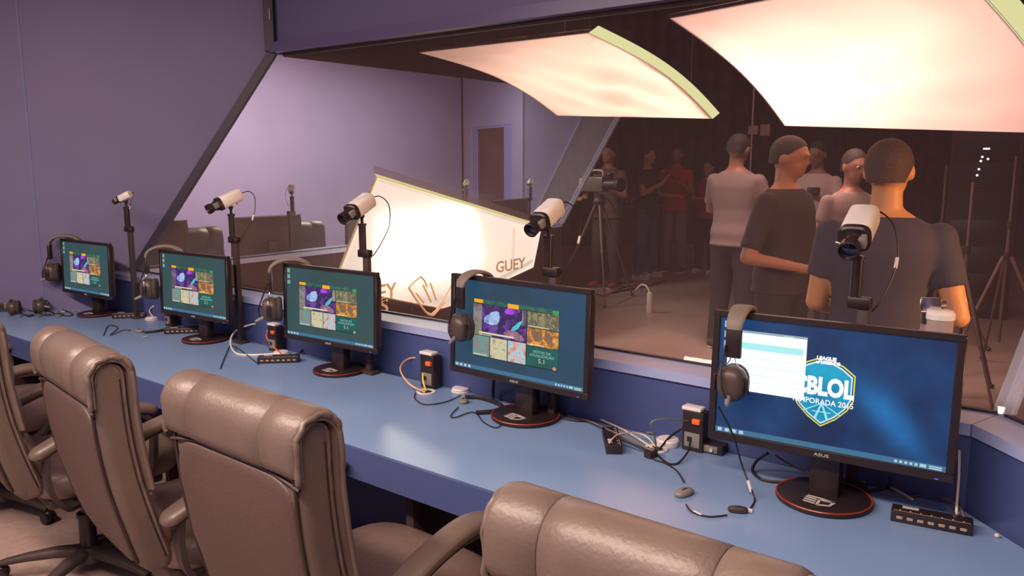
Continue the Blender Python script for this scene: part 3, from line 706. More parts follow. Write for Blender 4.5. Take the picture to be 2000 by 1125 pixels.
# ------------------------------------------------------------------ security-type cameras on stands
def make_camstand():
    """origin on the desk under the pole; camera looks to -Y"""
    t = thing('camera_stand', '', 'stand')
    bm = NB(); box(bm, (0, 0, .006), (.07, .05, .012), .003); obj('foot_plate', bm, PLASTM, t)
    bm = NB(); box(bm, (0, 0, .245), (.026, .022, .47), .002); obj('pole', bm, PLASTM, t)
    bm = NB(); box(bm, (-.010, 0, .485), (.055, .032, .030), .004); obj('bracket', bm, PLAST, t)
    bm = NB(); cyl(bm, (-.022, 0, .49), (-.022, 0, .60), .014, .014, 14); cyl(bm, (-.022, 0, .595), (-.022, 0, .603), .017, .017, 14); cyl(bm, (-.022, 0, .603), (-.022, 0, .628), .006); ball(bm, (-.022, 0, .632), .011); obj('grip', bm, PLAST, t)
    return t
def make_camera():
    """origin at the ball joint; body axis along -Y, tilted down"""
    t = thing('box_camera', '', 'camera')
    Mr = Matrix.Translation((0, 0, .043)) @ Matrix.Rotation(R(24), 4, 'X')
    def tm(o): o.data.transform(Mr); return o
    bm = NB(); loft(bm, [selip(24, .034*s, .031*s, 3.6, lambda u, v, y=y: (u, y, v)) for s, y in ((.9, .052), (1, .047), (1, -.05), (.97, -.055))]); tm(obj('housing', bm, WHITEP, t))
    bm = NB(); loft(bm, [selip(24, .0345*s, .0315*s, 3.2, lambda u, v, y=y: (u, y, v)) for s, y in ((1.02, -.053), (1.02, -.066), (.9, -.070))])
    tm(obj('front_ring', bm, PLAST, t))
    Mr2 = Matrix.Rotation(PI/2, 3, 'X')
    bm = NB(); lathe(bm, [(0, .068), (.024, .068), (.025, .082), (.020, .084), (.020, .098), (.023, .100), (.024, .122), (.021, .124), (.018, .112), (0, .110)], 24, M=Mr2); tm(obj('lens', bm, mat('lens_black', (.03, .02, .018), .22), t))
    bm = NB(); box(bm, (.022, -.082, .004), (.016, .026, .026), .003); tm(obj('lens_motor', bm, GREYP, t)); bm = NB(); cyl(bm, (-.022, -.09, .0), (-.034, -.09, .004), .003); tm(obj('focus_screw', bm, CHROME, t))
    bm = NB(); lathe(bm, [(0, .1115), (.017, .112), (0, .1135)], 20, M=Mr2); tm(obj('lens_glass', bm, mat('lens_glass', (.01, .008, .03), .05), t))
    bm = NB(); box(bm, (0, 0, -.034), (.018, .04, .008), .002); tm(obj('mount_shoe', bm, CHROME, t)); 
    bm = NB(); cyl(bm, (0, 0, 0), (0, 0, .012), .009); obj('mount_screw', bm, CHROME, t)
    bm = NB(); tube(bm, [(.0, .05, .065), (.015, .09, .075), (.055, .10, .04), (.072, .08, -.04), (.055, .04, -.12), (.035, .02, -.16)], .0022, n=5); obj('camera_cable', bm, CABLE, t, 60)
    bm = NB(); cyl(bm, (.0715, .082, -.035), (.070, .074, -.060), .0042, n=8); obj('cable_label', bm, WHITEP, t)
    return t
ST = make_camstand(); CA = make_camera()
YS = 2.115
cams = {1: (232, 375, -60), 2: (430, 384, -12), 3: (690, 397, 6), 4: (1052, 412, 4), 5: (1692, 440, 4)}
slab_ = {1: 'black camera stand at the far left, a bare pole behind the smallest monitor', 2: 'black camera stand rising behind the monitor second from the left', 3: 'black camera stand between the middle monitor and the bright panel', 4: 'black camera stand behind the launcher monitor, at the right edge of the bright panel', 5: 'black camera stand behind the nearest monitor, in front of the man in a navy t-shirt'}
clab = {1: 'small dark-fronted camera at the far left, seen side on against the blue wall', 2: 'white box camera second from the left, pointing left before the pale wall', 3: 'white box camera in the middle, overlapping the left edge of the bright panel', 4: 'white box camera at the right end of the bright panel', 5: 'white box camera nearest, at right, in front of the back of the man in navy'}
GS = 'camera stands along the near desk'; GC = 'white box cameras along the near desk'
for i, (px_, py_, rz) in cams.items():
    p = pyy(px_, py_, YS-.03); s = ST if i == 1 else copy_tree(ST); c = CA if i == 1 else copy_tree(CA)
    dx = {1: .03, 2: .055, 3: .035, 4: .04, 5: .0}[i]
    s.location = (p.x+dx, YS, DT); s.rotation_euler.z = 0
    hz = p.z-.043-.632-DT; s.scale = (1, 1, (p.z-.05-DT)/.632)
    s['label'] = slab_[i]; s['group'] = GS
    c.location = (p.x+dx-.022, YS, p.z-.05); c.rotation_euler.z = R(rz); c['label'] = clab[i]; c['group'] = GC
    c.scale = ({1: .62, 5: 1.08, 2: .95}.get(i, .98),)*3
for px_, py_, l1, l2 in ((557, 362, 'small camera in the far booth, above the chair at the right', 'thin camera stand in the far booth, beside the right-hand chair'), (903, 352, 'small camera in the far booth, left of the dark door', 'thin camera stand in the far booth, behind the top edge of the bright panel'), (1030, 350, 'small white camera in the far booth, right of the dark door', 'thin camera stand in the far booth, nearest its slanted glass edge')):
    q = pxx(px_, py_, -4.70)
    s = copy_tree(ST); s.location = (-4.70, q.y+.03, DT); s.rotation_euler.z = R(-90); s.scale = (1, 1, (q.z-.05-DT)/.632); s['label'] = l2; s['group'] = 'camera stands in the far booth'
    c = copy_tree(CA); c.location = (-4.70, q.y+.052, q.z-.05); c.rotation_euler.z = R(-125); c['label'] = l1; c['group'] = 'cameras in the far booth'

# ------------------------------------------------------------------ headsets hung over the monitors' top left corners
def make_headset():
    """origin at the inner top of the band; band arches in the YZ plane: one cup in front (-Y), one behind (+Y)"""
    t = thing('headset', '', 'headset')
    bm = NB(); rings = []; N = 22
    for i in range(N+1):
        a = PI*i/N; y = -.078*math.cos(a); z = .030*math.sin(a)**.8*1.0-.0; 
        y2, z2 = -.062*math.cos(a), .032*math.sin(a)+.004
        wdt = .019+.006*math.sin(a); th = .0065
        cpt = Vector((0, -.066*math.cos(a), .045*math.sin(a)-.035*0)); nn = Vector((0, -math.cos(a)/.066, math.sin(a)/.045)).normalized()
        rings.append(selip(12, wdt, th, 3.5, lambda u, v: cpt+Vector((1, 0, 0))*u+nn*v))
    loft(bm, rings); obj('headband', bm, BAND, t, 60)
    for s in (-1, 1):
        bm = NB(); box(bm, (0, s*.066, -.035), (.040, .012, .075), .004); sl = obj('band_end', bm, PLAST, t)
        bm = NB()
        for q in (-1, 1): tube(bm, [(q*.004, s*.068, -.07), (q*.012, s*.072, -.088), (q*.030, s*.074, -.100), (q*.036, s*.074, -.115), (q*.038, s*.074, -.130)], .0014, n=5)
        obj('fork_wire', bm, CHROME, sl, 60)
        bm = NB()
        for q in (-1, 1): box(bm, (q*.041, s*.074, -.138), (.007, .014, .042), .002)
        obj('fork_tip', bm, PLAST, sl)
        bm = NB(); rings = []
        for y, k in ((.030, .80), (.034, .96), (.046, 1), (.058, .98), (.072, .86), (.080, .60), (.082, .3)):
            rings.append(selip(26, .038*k, .046*k, 2.3, lambda u, v, y=y: (u, s*(y*.95+.018), -.138+v)))
        loft(bm, rings); cup = obj('ear_cup', bm, mat('cup_grey', (.075, .055, .045), .42, bump=.05), t, 60)
        bm = NB(); rings = []
        for y, k in ((.014, .75), (.016, .92), (.022, .97), (.030, .93)):
            rings.append(selip(26, .038*k, .047*k, 2.3, lambda u, v, y=y: (u, s*(y+.018), -.138+v)))
        loft(bm, rings); obj('ear_cushion', bm, FOAM, cup, 60)
    bm = NB(); cyl(bm, (.0, -.092, -.168), (.004, -.112, -.178), .0075, .006, 12); cyl(bm, (.004, -.112, -.178), (.005, -.118, -.181), .006, .0045, 12); obj('mic_joint', bm, GREYP, t)
    bm = NB(); tube(bm, [(-.018, -.074, -.04), (-.020, -.092, -.09), (-.012, -.108, -.14), (0.0, -.102, -.170)], .0028, n=6); obj('boom_arm', bm, PLAST, t, 60)
    return t
HS = make_headset()
hlab = {5: 'grey headset with a pale headband hung over the corner of the nearest monitor', 4: 'black headset hung over the left corner of the monitor second from the right', 3: 'black headset hung over the corner of the middle monitor', 2: 'black headset hung on the monitor second from the left', 1: 'black headset hung on the small farthest monitor at the left end'}
GH = 'headsets hung over the monitor corners'
hoff = {5: (-.215, 0), 4: (-.188, 10), 3: (-.255, 42), 2: (-.262, 45), 1: (-.262, 45)}
for i in (5, 4, 3, 2, 1):
    m = MON[i]; h = HS if i == 5 else copy_tree(HS); s = m.scale[0]; hx, hr = hoff[i]; ang = m.rotation_euler.z
    lx, ly, lz = hx*s, -.030*s, (.295+.169)*s+.002
    h.location = (m.location.x+lx*math.cos(ang)-ly*math.sin(ang), m.location.y+lx*math.sin(ang)+ly*math.cos(ang), DT+lz-.036)
    h.rotation_euler = (0, 0, ang+R(-hr if i > 0 else hr)); h['label'] = hlab[i]; h['group'] = GH
    if i < 4: h.scale = (1.12, 1.25, 1.12)

# ------------------------------------------------------------------ things on the desk
def hub(loc, rz, label):
    t = thing('usb_hub', label, 'hub', loc, rz, 'black seven-port hubs on the desk')
    bm = NB(); box(bm, (0, 0, .0135), (.170, .048, .027), .003); obj('case', bm, PLAST, t)
    for k in range(7):
        bm = NB(); box(bm, (-.066+.022*k, -.0242, .013), (.0135, .003, .007), .0008, seg=1); p = obj('port', bm, mat('port_metal', (.35, .27, .22), .4), t)
        bm = NB(); box(bm, (-.066+.022*k, -.012, .0275), (.003, .003, .001)); obj('port_light', bm, SILVER, t, None)
    bm = NB(); box(bm, (0, -.017, .0272), (.160, .002, .0008)); obj('edge_stripe', bm, mat('bronze_line', (.4, .28, .2), .35), t, None)
    bm = NB(); box(bm, (-.045, .010, .0273), (.035, .012, .0008)); obj('sticker', bm, SILVER, t, None)
    return t
p = pz(1818, 1025, DT); hub((p.x, p.y, DT), R(9), 'black seven-port hub right of the nearest monitor base')
p = pz(1195, 868, DT); hub((p.x, p.y, DT), R(126), 'black hub turned end-on under a bundle of cables in mid desk')
p = pz(545, 707, DT); hub((p.x, p.y, DT), R(45), 'black hub below the coiled white cable, behind the middle chair')
p = pz(358, 650, DT); hub((p.x, p.y, DT), R(48), 'black hub left of the second monitor from the left')
p = pz(254, 620, DT); hub((p.x, p.y, DT), R(50), 'black hub at the foot of the farthest camera stand')
def grommet(px_, py_, label, tilt=0, cap=True):
    p = pz(px_, py_, DT); t = thing('cable_grommet', label, 'grommet', (p.x, p.y, DT), 0, 'white cable grommets in the desk')
    bm = NB(); lathe(bm, [(.034, 0), (.036, .001), (.036, .004), (.032, .005), (.024, .004), (.024, .001)], 28); obj('ring', bm, WHITEP, t)
    if not cap:
        bm = NB(); lathe(bm, [(0, .001), (.024, .0012), (0, .0015)], 20); obj('hole', bm, CABLE, t)
    else:
        bm = NB(); lathe(bm, [(0, .006), (.030, .006), (.033, .009), (.031, .014), (0, .015)], 28); obj('cap', bm, WHITEP, t)
    return t
grommet(832, 766, 'open white grommet with orange and yellow cables going in', cap=False)
grommet(900, 764, 'white capped grommet left of the second monitor from the right')
grommet(1280, 878, 'open white grommet swallowing the bundle of cables', cap=False)
p = pz(1304, 870, DT); t = thing('grommet_cap', 'loose white round cap lying behind the cable bundle', 'cap', (p.x, p.y, DT)); bm = NB(); lathe(bm, [(0, 0), (.030, 0), (.033, .005), (.034, .018), (.031, .022), (0, .023)], 28); obj('shell', bm, WHITEP, t); bm = NB(); lathe(bm, [(0, .023), (.027, .0232), (0, .0245)], 24); obj('disc', bm, WHITEP, t)
grommet(549, 692, 'white grommet beside the hub under the coiled white cable', cap=True)
grommet(297, 624, 'white grommet between the two farthest monitors', cap=True)
def outlet(px_, py_, label, s=1, zb=DT, rz=0):
    p = pz(px_, py_, zb); t = thing('outlet_box', label, 'outlet box', (p.x, min(p.y, 2.12), DT), rz, 'black outlet boxes at the back of the desk'); t.scale = (s,)*3
    bm = NB(); box(bm, (0, 0, .055), (.060, .038, .11), .004); obj('housing', bm, PLAST, t)
    bm = NB(); box(bm, (0, -.020, .032), (.044, .004, .040), .002); pl = obj('socket_plate', bm, GREYP, t)
    bm = NB(); box(bm, (-.006, -.0225, .034), (.014, .002, .014), .001); obj('socket', bm, PLAST, pl)
    bm = NB(); box(bm, (-.006, -.002, .115), (.055, .034, .010), .003); obj('top_cap', bm, WHITEP, t)
    bm = NB(); box(bm, (.012, -.022, .085), (.022, .012, .014), .002); obj('orange_plug', bm, ORANGE, t)
    return t
outlet(855, 752, 'black outlet box with grey socket plate and a yellow cable', 1.15)
outlet(1372, 868, 'black outlet box with an orange plug at the left edge of the nearest monitor', 1.1)
outlet(562, 680, 'black outlet box with an orange cable beside the middle monitor', 1.05)
outlet(350, 634, 'black outlet box beside the monitor second from the left', 1.05)
outlet(196, 600, 'black outlet box behind the base of the farthest monitor', 1.0)
p = pz(1385, 884, DT); t = thing('audio_box', 'small grey box with two round knobs at the foot of the nearest monitor', 'audio box', (p.x, p.y, DT), R(3))
bm = NB(); box(bm, (0, .015, .014), (.085, .05, .028), .003); obj('case', bm, PLAST, t)
bm = NB(); box(bm, (-.005, -.011, .015), (.066, .002, .020), .001); fp = obj('face_plate', bm, GREYP, t)
for x in (-.02, .012):
    bm = NB(); cyl(bm, (x, -.010, .015), (x, -.020, .015), .006, .005, 14); obj('knob', bm, PLAST if x < 0 else SILVER, fp)

def cable(name, pts, r, m, label, group=None, cat='cable'):
    """pts: (px, py, z) points lying at height z above the desk"""
    bm = NB(); tube(bm, [pz(a, b, DT+c) for a, b, c in pts], r, n=6, k=7); o = obj(name, bm, m, None, 60); return tag(o, label, cat, group)
def cablew(pts, r, m, label, name='cable', cat='cable'):
    bm = NB(); tube(bm, pts, r, n=6, k=7); o = obj(name, bm, m, None, 60); return tag(o, label, cat)
z0 = .004
# nearest monitor: headset lead with inline remote and white tags
H5 = HS.location
lead = [Vector((H5.x-.005, H5.y-.120, H5.z-.185)), pyy(1432, 850, 1.86), pz(1448, 905, DT+.08), pz(1465, 950, DT+.03), pz(1474, 975, DT+z0), pz(1466, 992, DT+z0)]
cablew(lead, .0022, CABLE, 'thin black headset lead falling in front of the nearest monitor to the desk')
cable('cable', [(1420, 1006, z0), (1385, 1009, z0), (1352, 1000, z0), (1340, 985, z0)], .0022, CABLE, 'short black lead joining the two inline remotes')
cable('cable', [(1336, 942, z0), (1322, 920, z0), (1300, 905, z0), (1275, 896, z0), (1262, 880, .01)], .0022, CABLE, 'black lead from the oval remote to the cable bundle')
def pod(px_, py_, rz, sx, sy, label, m=GREYP):
    p = pz(px_, py_, DT); t = thing('inline_remote', label, 'remote', (p.x, p.y, DT), rz, 'inline remotes on headset leads')
    bm = NB(); loft(bm, [selip(20, sx*k, sy*k, 2.6, lambda u, v, z=z: (u, v, z)) for z, k in ((0, .8), (.004, 1), (.010, 1), (.014, .85), (.016, .4))]); obj('shell', bm, m, t, 60)
    bm = NB(); box(bm, (0, 0, .0165), (sx*.6, sy*.35, .002), .0005, seg=1); obj('slider', bm, PLAST, t); return t
pod(1336, 967, R(75), .030, .016, 'brown-grey oval remote on the headset lead, next to the front chair', GREYP)
pod(1441, 1001, R(25), .024, .010, 'slim remote with a white tag in front of the nearest monitor base', PLASTM)
pod(905, 787, R(-40), .020, .016, 'round remote left of the curly black cord', GREYP)
pod(272, 649, R(10), .026, .018, 'brown remote on the desk between the two farthest monitors', GREYP)
def wtag(px_, py_, rz, label, z=.002, sx=.010, sy=.020):
    p = pz(px_, py_, DT+z); bm = NB(); box(bm, (0, 0, .001), (sx, sy, .0015)); o = obj('cable_tag', bm, WHITEP, None, None); o.location = p; o.rotation_euler.z = rz; return tag(o, label, 'tag')
wtag(1465, 998, R(20), 'white paper tag beside the slim remote')
wtag(1362, 1002, R(70), 'white sleeve on the lead between the two remotes', .006, .005, .026)
wtag(123, 609, R(40), 'white tag on the desk below the farthest headset', .003, .02, .014)
wtag(283, 658, R(10), 'white cable tie tag near the second chair from the left', .003, .006, .03)
q = pz(1465, 950, DT+.03); bm = NB(); cyl(bm, q+Vector((-.006, 0, .014)), q+Vector((.004, 0, -.012)), .0042, n=8); tag(obj('cable_tag', bm, WHITEP), 'white sleeve low on the lead of the grey headset', 'tag')
# monitor 5 cables
cable('cable', [(1500, 885, .06), (1478, 900, .03), (1470, 920, z0), (1490, 937, z0), (1540, 943, z0), (1600, 945, z0)], .0045, CABLE, 'thick black cable curving out below the left half of the nearest monitor')
cable('cable', [(1512, 888, .06), (1545, 908, .02), (1590, 930, z0), (1615, 940, z0)], .0028, CABLEG, 'thin grey cable passing behind the nearest monitor column')
cable('cable', [(1738, 935, .06), (1735, 950, .02), (1705, 958, z0), (1680, 962, z0), (1665, 955, z0)], .0045, CABLE, 'thick black cable dropping behind the right half of the nearest monitor')
cable('cable', [(1665, 958, z0), (1680, 943, z0), (1720, 945, z0), (1760, 962, .01), (1782, 975, .025)], .0028, CREAM, 'pale cable from the monitor column to the right-hand hub')
cable('cable', [(1720, 962, z0), (1770, 970, z0), (1810, 966, z0), (1850, 975, .02), (1875, 992, .03), (1882, 1008, .028)], .0028, CABLEG, 'grey cable arching to the far end of the right-hand hub')
bm = NB(); tube(bm, [pyy(1874, 880, 2.10), pyy(1873, 930, 2.10), pz(1868, 998, DT+.03), pz(1872, 1002, DT+.02)], .003, n=6); tag(obj('cable', bm, CREAM, None, 60), 'pale cable running up the corner right of the nearest monitor', 'cable')
# bundle to the open grommet in mid desk
gb = 'cables of the bundle in mid desk'
for i, (pts, r, m, lb) in enumerate([
    ([(1100, 760, .05), (1120, 790, .02), (1165, 815, .01), (1215, 838, .012), (1255, 862, .012), (1278, 878, .006)], .003, CREAM, 'pale upper cable of the bundle'),
    ([(1085, 800, z0), (1110, 812, z0), (1150, 822, .012), (1200, 845, .03), (1240, 862, .02), (1270, 880, .006)], .003, CABLEG, 'grey cable of the bundle crossing the turned hub'),
    ([(1090, 815, z0), (1125, 822, z0), (1160, 826, z0), (1205, 852, .032), (1245, 872, .02), (1275, 886, .006)], .0035, CABLE, 'black lowest cable of the bundle'),
    ([(1190, 865, .032), (1205, 850, .036), (1235, 845, .030), (1262, 852, .02), (1280, 872, .01)], .0025, CREAM, 'pale cable looping over the hub top'),
    ([(1282, 876, .01), (1278, 850, .07), (1272, 825, .12), (1300, 818, .12), (1345, 822, .09), (1375, 815, .09)], .002, mat('green_rubber', (.15, .22, .10), .5), 'thin green cable arching from the grommet to the orange plug'),
    ([(1288, 878, .01), (1310, 852, .03), (1345, 830, .06), (1378, 815, .09)], .0035, CABLE, 'black cable rising from the grommet to the outlet box'),
    ([(1285, 890, z0), (1305, 905, z0), (1325, 904, z0), (1345, 880, .02), (1350, 860, .03), (1378, 830, .06)], .003, CABLE, 'black loop between the grommet and the outlet box'),
    ([(1262, 845, z0), (1290, 847, z0), (1325, 850, z0)], .004, CABLEG, 'grey cable lying behind the white caps')]):
    cable('cable', pts, r, m, lb)
p = pz(1271, 893, DT); t = thing('cable_clamp', 'black plug block where the cables meet in front of the open grommet', 'plug', (p.x, p.y, DT), R(80)); bm = NB(); box(bm, (0, 0, .012), (.034, .026, .022), .003); obj('body', bm, PLAST, t); bm = NB(); box(bm, (0, 0, .024), (.012, .02, .004), .001); obj('clip', bm, GREYP, t)
# launcher monitor area
cable('cable', [(830, 766, z0), (800, 750, .03), (782, 722, .06), (795, 702, .08), (825, 698, .09), (850, 700, .09)], .0035, mat('peach_rubber', (.80, .45, .28), .5), 'peach coloured cable looping left from the open grommet')
cable('cable', [(832, 764, z0), (826, 740, .04), (830, 710, .08), (850, 698, .09)], .0035, YELLOW, 'yellow cable from the outlet box into the grommet')
cable('cable', [(900, 772, z0), (870, 785, z0), (830, 790, z0), (810, 778, z0), (812, 766, z0)], .002, CABLE, 'thin black wire lying round the open grommet')
cable('cable', [(908, 775, .01), (935, 776, .008), (965, 785, .008), (982, 795, .008), (965, 803, .008), (930, 806, .008)], .0075, CABLE, 'thick curly black cord beside the round base')
cable('cable', [(895, 795, z0), (880, 812, z0), (890, 815, z0), (925, 805, z0), (945, 825, z0), (970, 835, z0), (985, 822, z0)], .002, CABLE, 'thin wire from the round remote to the monitor base')
cable('cable', [(940, 730, .07), (950, 750, .03), (985, 758, z0), (1015, 768, z0)], .003, CABLEG, 'grey cable behind the launcher monitor column')
cablew([pyy(965, 730, 2.1), pz(963, 765, DT+.03), pz(963, 782, DT+.01)], .006, CABLE, 'black power lead hanging below the launcher monitor')
p = pz(1075, 787, DT)
# middle monitor area
cable('cable', [(545, 632, .10), (500, 632, .09), (462, 645, .06), (450, 668, .03), (462, 690, z0), (500, 693, z0), (545, 690, .01)], .0042, WHITEP, 'thick white cable coiled in a wide loop beside the middle monitor')
cable('cable', [(560, 632, .10), (530, 640, .09), (520, 655, .06), (530, 672, .03), (548, 690, .015)], .0032, ORANGE, 'orange cable dropping to the hub beside the middle monitor')
cable('cable', [(430, 720, z0), (442, 690, z0), (452, 675, z0), (478, 690, z0), (505, 712, z0)], .002, CABLE, 'thin black wire on the desk left of the white loop')
cable('cable', [(446, 622, .05), (460, 640, .01), (500, 662, z0), (545, 690, z0)], .0022, CABLEG, 'thin grey wire running from the second monitor to the hub')
cable('cable', [(570, 695, z0), (600, 686, z0), (635, 695, z0), (660, 708, z0)], .003, CABLEG, 'grey cable from the hub to the middle monitor base')
cable('cable', [(590, 650, .05), (600, 668, .03), (585, 690, .01)], .004, CABLE, 'black plug lead below the middle monitor')
# second and farthest monitor areas
cable('cable', [(318, 592, .08), (300, 598, .07), (292, 608, .04), (302, 622, .01)], .0035, CREAM, 'cream cable hooked between the two farthest monitors')
cable('cable', [(318, 596, .07), (322, 612, .05), (328, 632, .02)], .0035, ORANGE, 'orange-red cable left of the second monitor from the left')
cable('cable', [(282, 649, .008), (310, 646, .008), (335, 640, .008)], .006, CABLE, 'thick black lead from the brown remote')
cable('cable', [(202, 655, z0), (212, 636, z0), (230, 640, z0), (215, 655, z0), (240, 645, z0), (255, 645, z0)], .002, CABLE, 'thin black wire looping behind the second chair from the left')
cablew([pyy(107, 512, 1.98), pyy(104, 535, 1.98), pz(118, 590, DT+.03), pz(126, 607, DT+.004), pz(150, 608, DT+.004)], .0022, CABLEG, 'thin lead hanging from the farthest headset')
p = pz(117, 583, DT+.04); bm = NB(); cyl(bm, p, p+Vector((.004, 0, .03)), .005); tag(obj('cable_tag', bm, WHITEP), 'white sleeve on the lead of the farthest headset', 'tag')
# heap of gear at the left end
def lying_headset(px_, py_, rz, label):
    c = copy_tree(HS); q = pz(px_, py_, DT); c.location = (q.x, q.y, DT+.036); c.rotation_euler = (0, R(90), rz); c['label'] = label; c['group'] = 'spare headsets lying at the left end of the desk'; return c
lying_headset(14, 606, R(60), 'spare brown headset lying at the left picture edge on the far end of the desk')
lying_headset(62, 603, R(150), 'spare headset lying in a heap of leads beside the far monitor')
for i in range(5):
    x0 = 20+18*i; cable('cable', [(x0, 616+i % 2*3, z0), (x0+20, 612, z0+.004), (x0+38, 618-i % 3, z0), (x0+50, 610+i, z0), (x0+35, 606, z0+.004)], .003, [CABLE, CABLEG][i % 2], ['leftmost tangled lead under the spare headset at the left edge', 'grey lead in the heap, second from the left edge', 'black lead in the middle of the heap at the left end', 'grey lead at the right side of the heap', 'black lead farthest right in the heap, ending near the farthest headset lead'][i], 'leads in the heap at the left end')
p = pz(1947, 1050, DT); bm = NB(); ball(bm, (p.x, p.y, DT+.005), (.006, .005, .005), u=10, v=6); tag(obj('crumb', bm, CREAM, None), 'tiny pale crumb on the desk in the right corner', 'crumb')

# ------------------------------------------------------------------ things on the window ledge
def on_ledge(px_, y=2.235): return pyy(px_, 760, y).x
t = thing('spray_bottle', 'clear spray bottle standing on the ledge behind the nearest monitor', 'bottle', (on_ledge(1797), 2.235, ZS), R(30)); t.scale = (1, 1, 1.5)
bm = NB(); lathe(bm, [(0, 0), (.030, 0), (.033, .01), (.033, .09), (.025, .12), (.012, .135), (.012, .145), (0, .145)]); obj('body', bm, glass_mat('clear_plastic', .35, (.6, .5, .5)), t, 60)
bm = NB(); cyl(bm, (0, 0, .145), (0, 0, .165), .013); box(bm, (.008, 0, .178), (.05, .016, .022), .004); cyl(bm, (.03, 0, .178), (.045, 0, .18), .005); tube(bm, [(.018, 0, .17), (.026, 0, .155), (.022, 0, .14)], .003); obj('trigger_head', bm, CHROME, t)
t = thing('plastic_cup', 'pale translucent cup with white lid beside the spray bottle on the ledge', 'cup', (on_ledge(1822), 2.245, ZS)); t.scale = (1, 1, 1.6)
bm = NB(); lathe(bm, [(0, 0), (.024, 0), (.034, .145), (0, .145)]); obj('cup', bm, glass_mat('cup_plastic', .5, (.7, .6, .58)), t, 60)
bm = NB(); lathe(bm, [(0, .145), (.036, .145), (.036, .153), (.030, .158), (0, .158)]); obj('lid', bm, WHITEP, t)

# ------------------------------------------------------------------ hanging diffusion frames (softboxes)
def fabric_mat(name, es, col):
    m = bpy.data.materials.new(name); m.use_nodes = True; nt = m.node_tree; nt.nodes.clear()
    out = nt.nodes.new('ShaderNodeOutputMaterial'); em = nt.nodes.new('ShaderNodeEmission'); em.inputs[0].default_value = (*col, 1); em.inputs[1].default_value = es
    tl = nt.nodes.new('ShaderNodeBsdfTranslucent'); tl.inputs[0].default_value = (.85, .72, .66, 1)
    df = nt.nodes.new('ShaderNodeBsdfDiffuse'); df.inputs[0].default_value = (.5, .42, .40, 1)
    mx = nt.nodes.new('ShaderNodeMixShader'); mx.inputs[0].default_value = .3; ad = nt.nodes.new('ShaderNodeAddShader')
    nt.links.new(tl.outputs[0], mx.inputs[1]); nt.links.new(df.outputs[0], mx.inputs[2]); nt.links.new(mx.outputs[0], ad.inputs[0]); nt.links.new(em.outputs[0], ad.inputs[1]); nt.links.new(ad.outputs[0], out.inputs[0])
    return m
def softbox(name, label, TL, TR, BR, BL, edge_bow, sag, fm, lamp_e, trim=.03, n=26, lampc=(1, .74, .58), seed=0, wr=.012, lift=1.0, lamp=None):
    t = thing(name, label, 'softbox', (TL+BR)*.5)
    O = t.location.copy(); n_ = ((TR-TL).cross(BL-TL)).normalized()
    if n_.z > 0: n_ = -n_      # points down/outwards to the viewer
    def P(u, v):
        a = TL.lerp(TR, u); b = BL.lerp(BR, u); p = a.lerp(b, v)
        p = p+edge_bow*math.sin(PI*v)                                    # long sides bow like bent poles
        s = math.sin(PI*u)*math.sin(PI*v)
        wv = wr*(math.sin(9*u+5*v+seed)+.7*math.sin(17*u-11*v+2*seed)+.5*math.sin(5*u+23*v))*s**.5
        return p+n_*(sag*s+wv)
    bm = NB(); g = [[bm.verts.new(P(i/n, j/n)-O) for i in range(n+1)] for j in range(n+1)]
    for j in range(n):
        for i in range(n): bm.faces.new((g[j][i], g[j][i+1], g[j+1][i+1], g[j+1][i]))
    obj('diffusion_cloth', bm, fm, t, 180)
    bm = NB()
    edge = [P(i/n, 0)-O for i in range(n+1)]+[P(1, j/n)-O for j in range(1, n+1)]+[P(1-i/n, 1)-O for i in range(1, n+1)]+[P(0, 1-j/n)-O for j in range(1, n)]
    tube(bm, [e-n_*.012 for e in edge], .010, raw=True, closed=True); obj('frame_tube', bm, PLASTM, t, 60)
    # bright side band, back wall of the box
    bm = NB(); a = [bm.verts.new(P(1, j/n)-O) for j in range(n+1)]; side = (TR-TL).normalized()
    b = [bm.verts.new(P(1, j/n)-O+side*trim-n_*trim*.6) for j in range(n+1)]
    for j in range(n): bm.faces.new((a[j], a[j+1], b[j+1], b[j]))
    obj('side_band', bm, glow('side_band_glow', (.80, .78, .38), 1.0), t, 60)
    bm = NB(); bk = [P(u, v)-O-n_*.35 for u, v in ((.25, .25), (.75, .25), (.75, .75), (.25, .75))]
    ed = [P(0, 0)-O-n_*.03, P(1, 0)-O-n_*.03, P(1, 1)-O-n_*.03, P(0, 1)-O-n_*.03]
    va = [bm.verts.new(x) for x in ed]; vb = [bm.verts.new(x) for x in bk]
    # hanging points
    bm2 = NB()
    for x in (P(.1, .1), P(.9, .1), P(.1, .9), P(.9, .9)): cyl(bm2, x-O-n_*.01, Vector((x.x, x.y, 5.5))-O, .003, n=6)
    bm.free(); obj('suspension_wire', bm2, CABLE, t)
    c = P(.5, .5)
    u_, v_, off = lamp or (.5, .5, .55)
    c = P(u_, v_); l = area('softbox_lamp', tuple(c-n_*off), tuple(c), .5, .5, lamp_e, lampc)
    return t
FM1 = fabric_mat('diffusion_cloth_warm', .25, (1, .56, .42))
FM2 = fabric_mat('diffusion_cloth_pink', .19, (1, .56, .54))
sb1 = softbox('hanging_softbox', 'smaller hanging softbox in the middle, its yellow-lit curved edge at the right', pd(818, 103, 4.2), pd(1150, 64, 4.3), pd(1392, 232, 5.6), pd(1088, 226, 5.2), pd(1120, 150, 4.7)-pd(1108, 165, 4.7), .05, FM1, 5.5, trim=.06, seed=1, wr=.020, lamp=(.45, .35, .55))
sb2 = softbox('hanging_softbox', 'largest hanging softbox at the top right, cut by the picture edge', pd(1308, 36, 3.9), pd(1860, -70, 3.6), pd(2110, 262, 4.9), pd(1532, 246, 5.2), pd(1420, 120, 4.5)-pd(1408, 132, 4.5), .08, FM2, 9, trim=.10, seed=3, wr=.026, lamp=(.38, .42, .8))
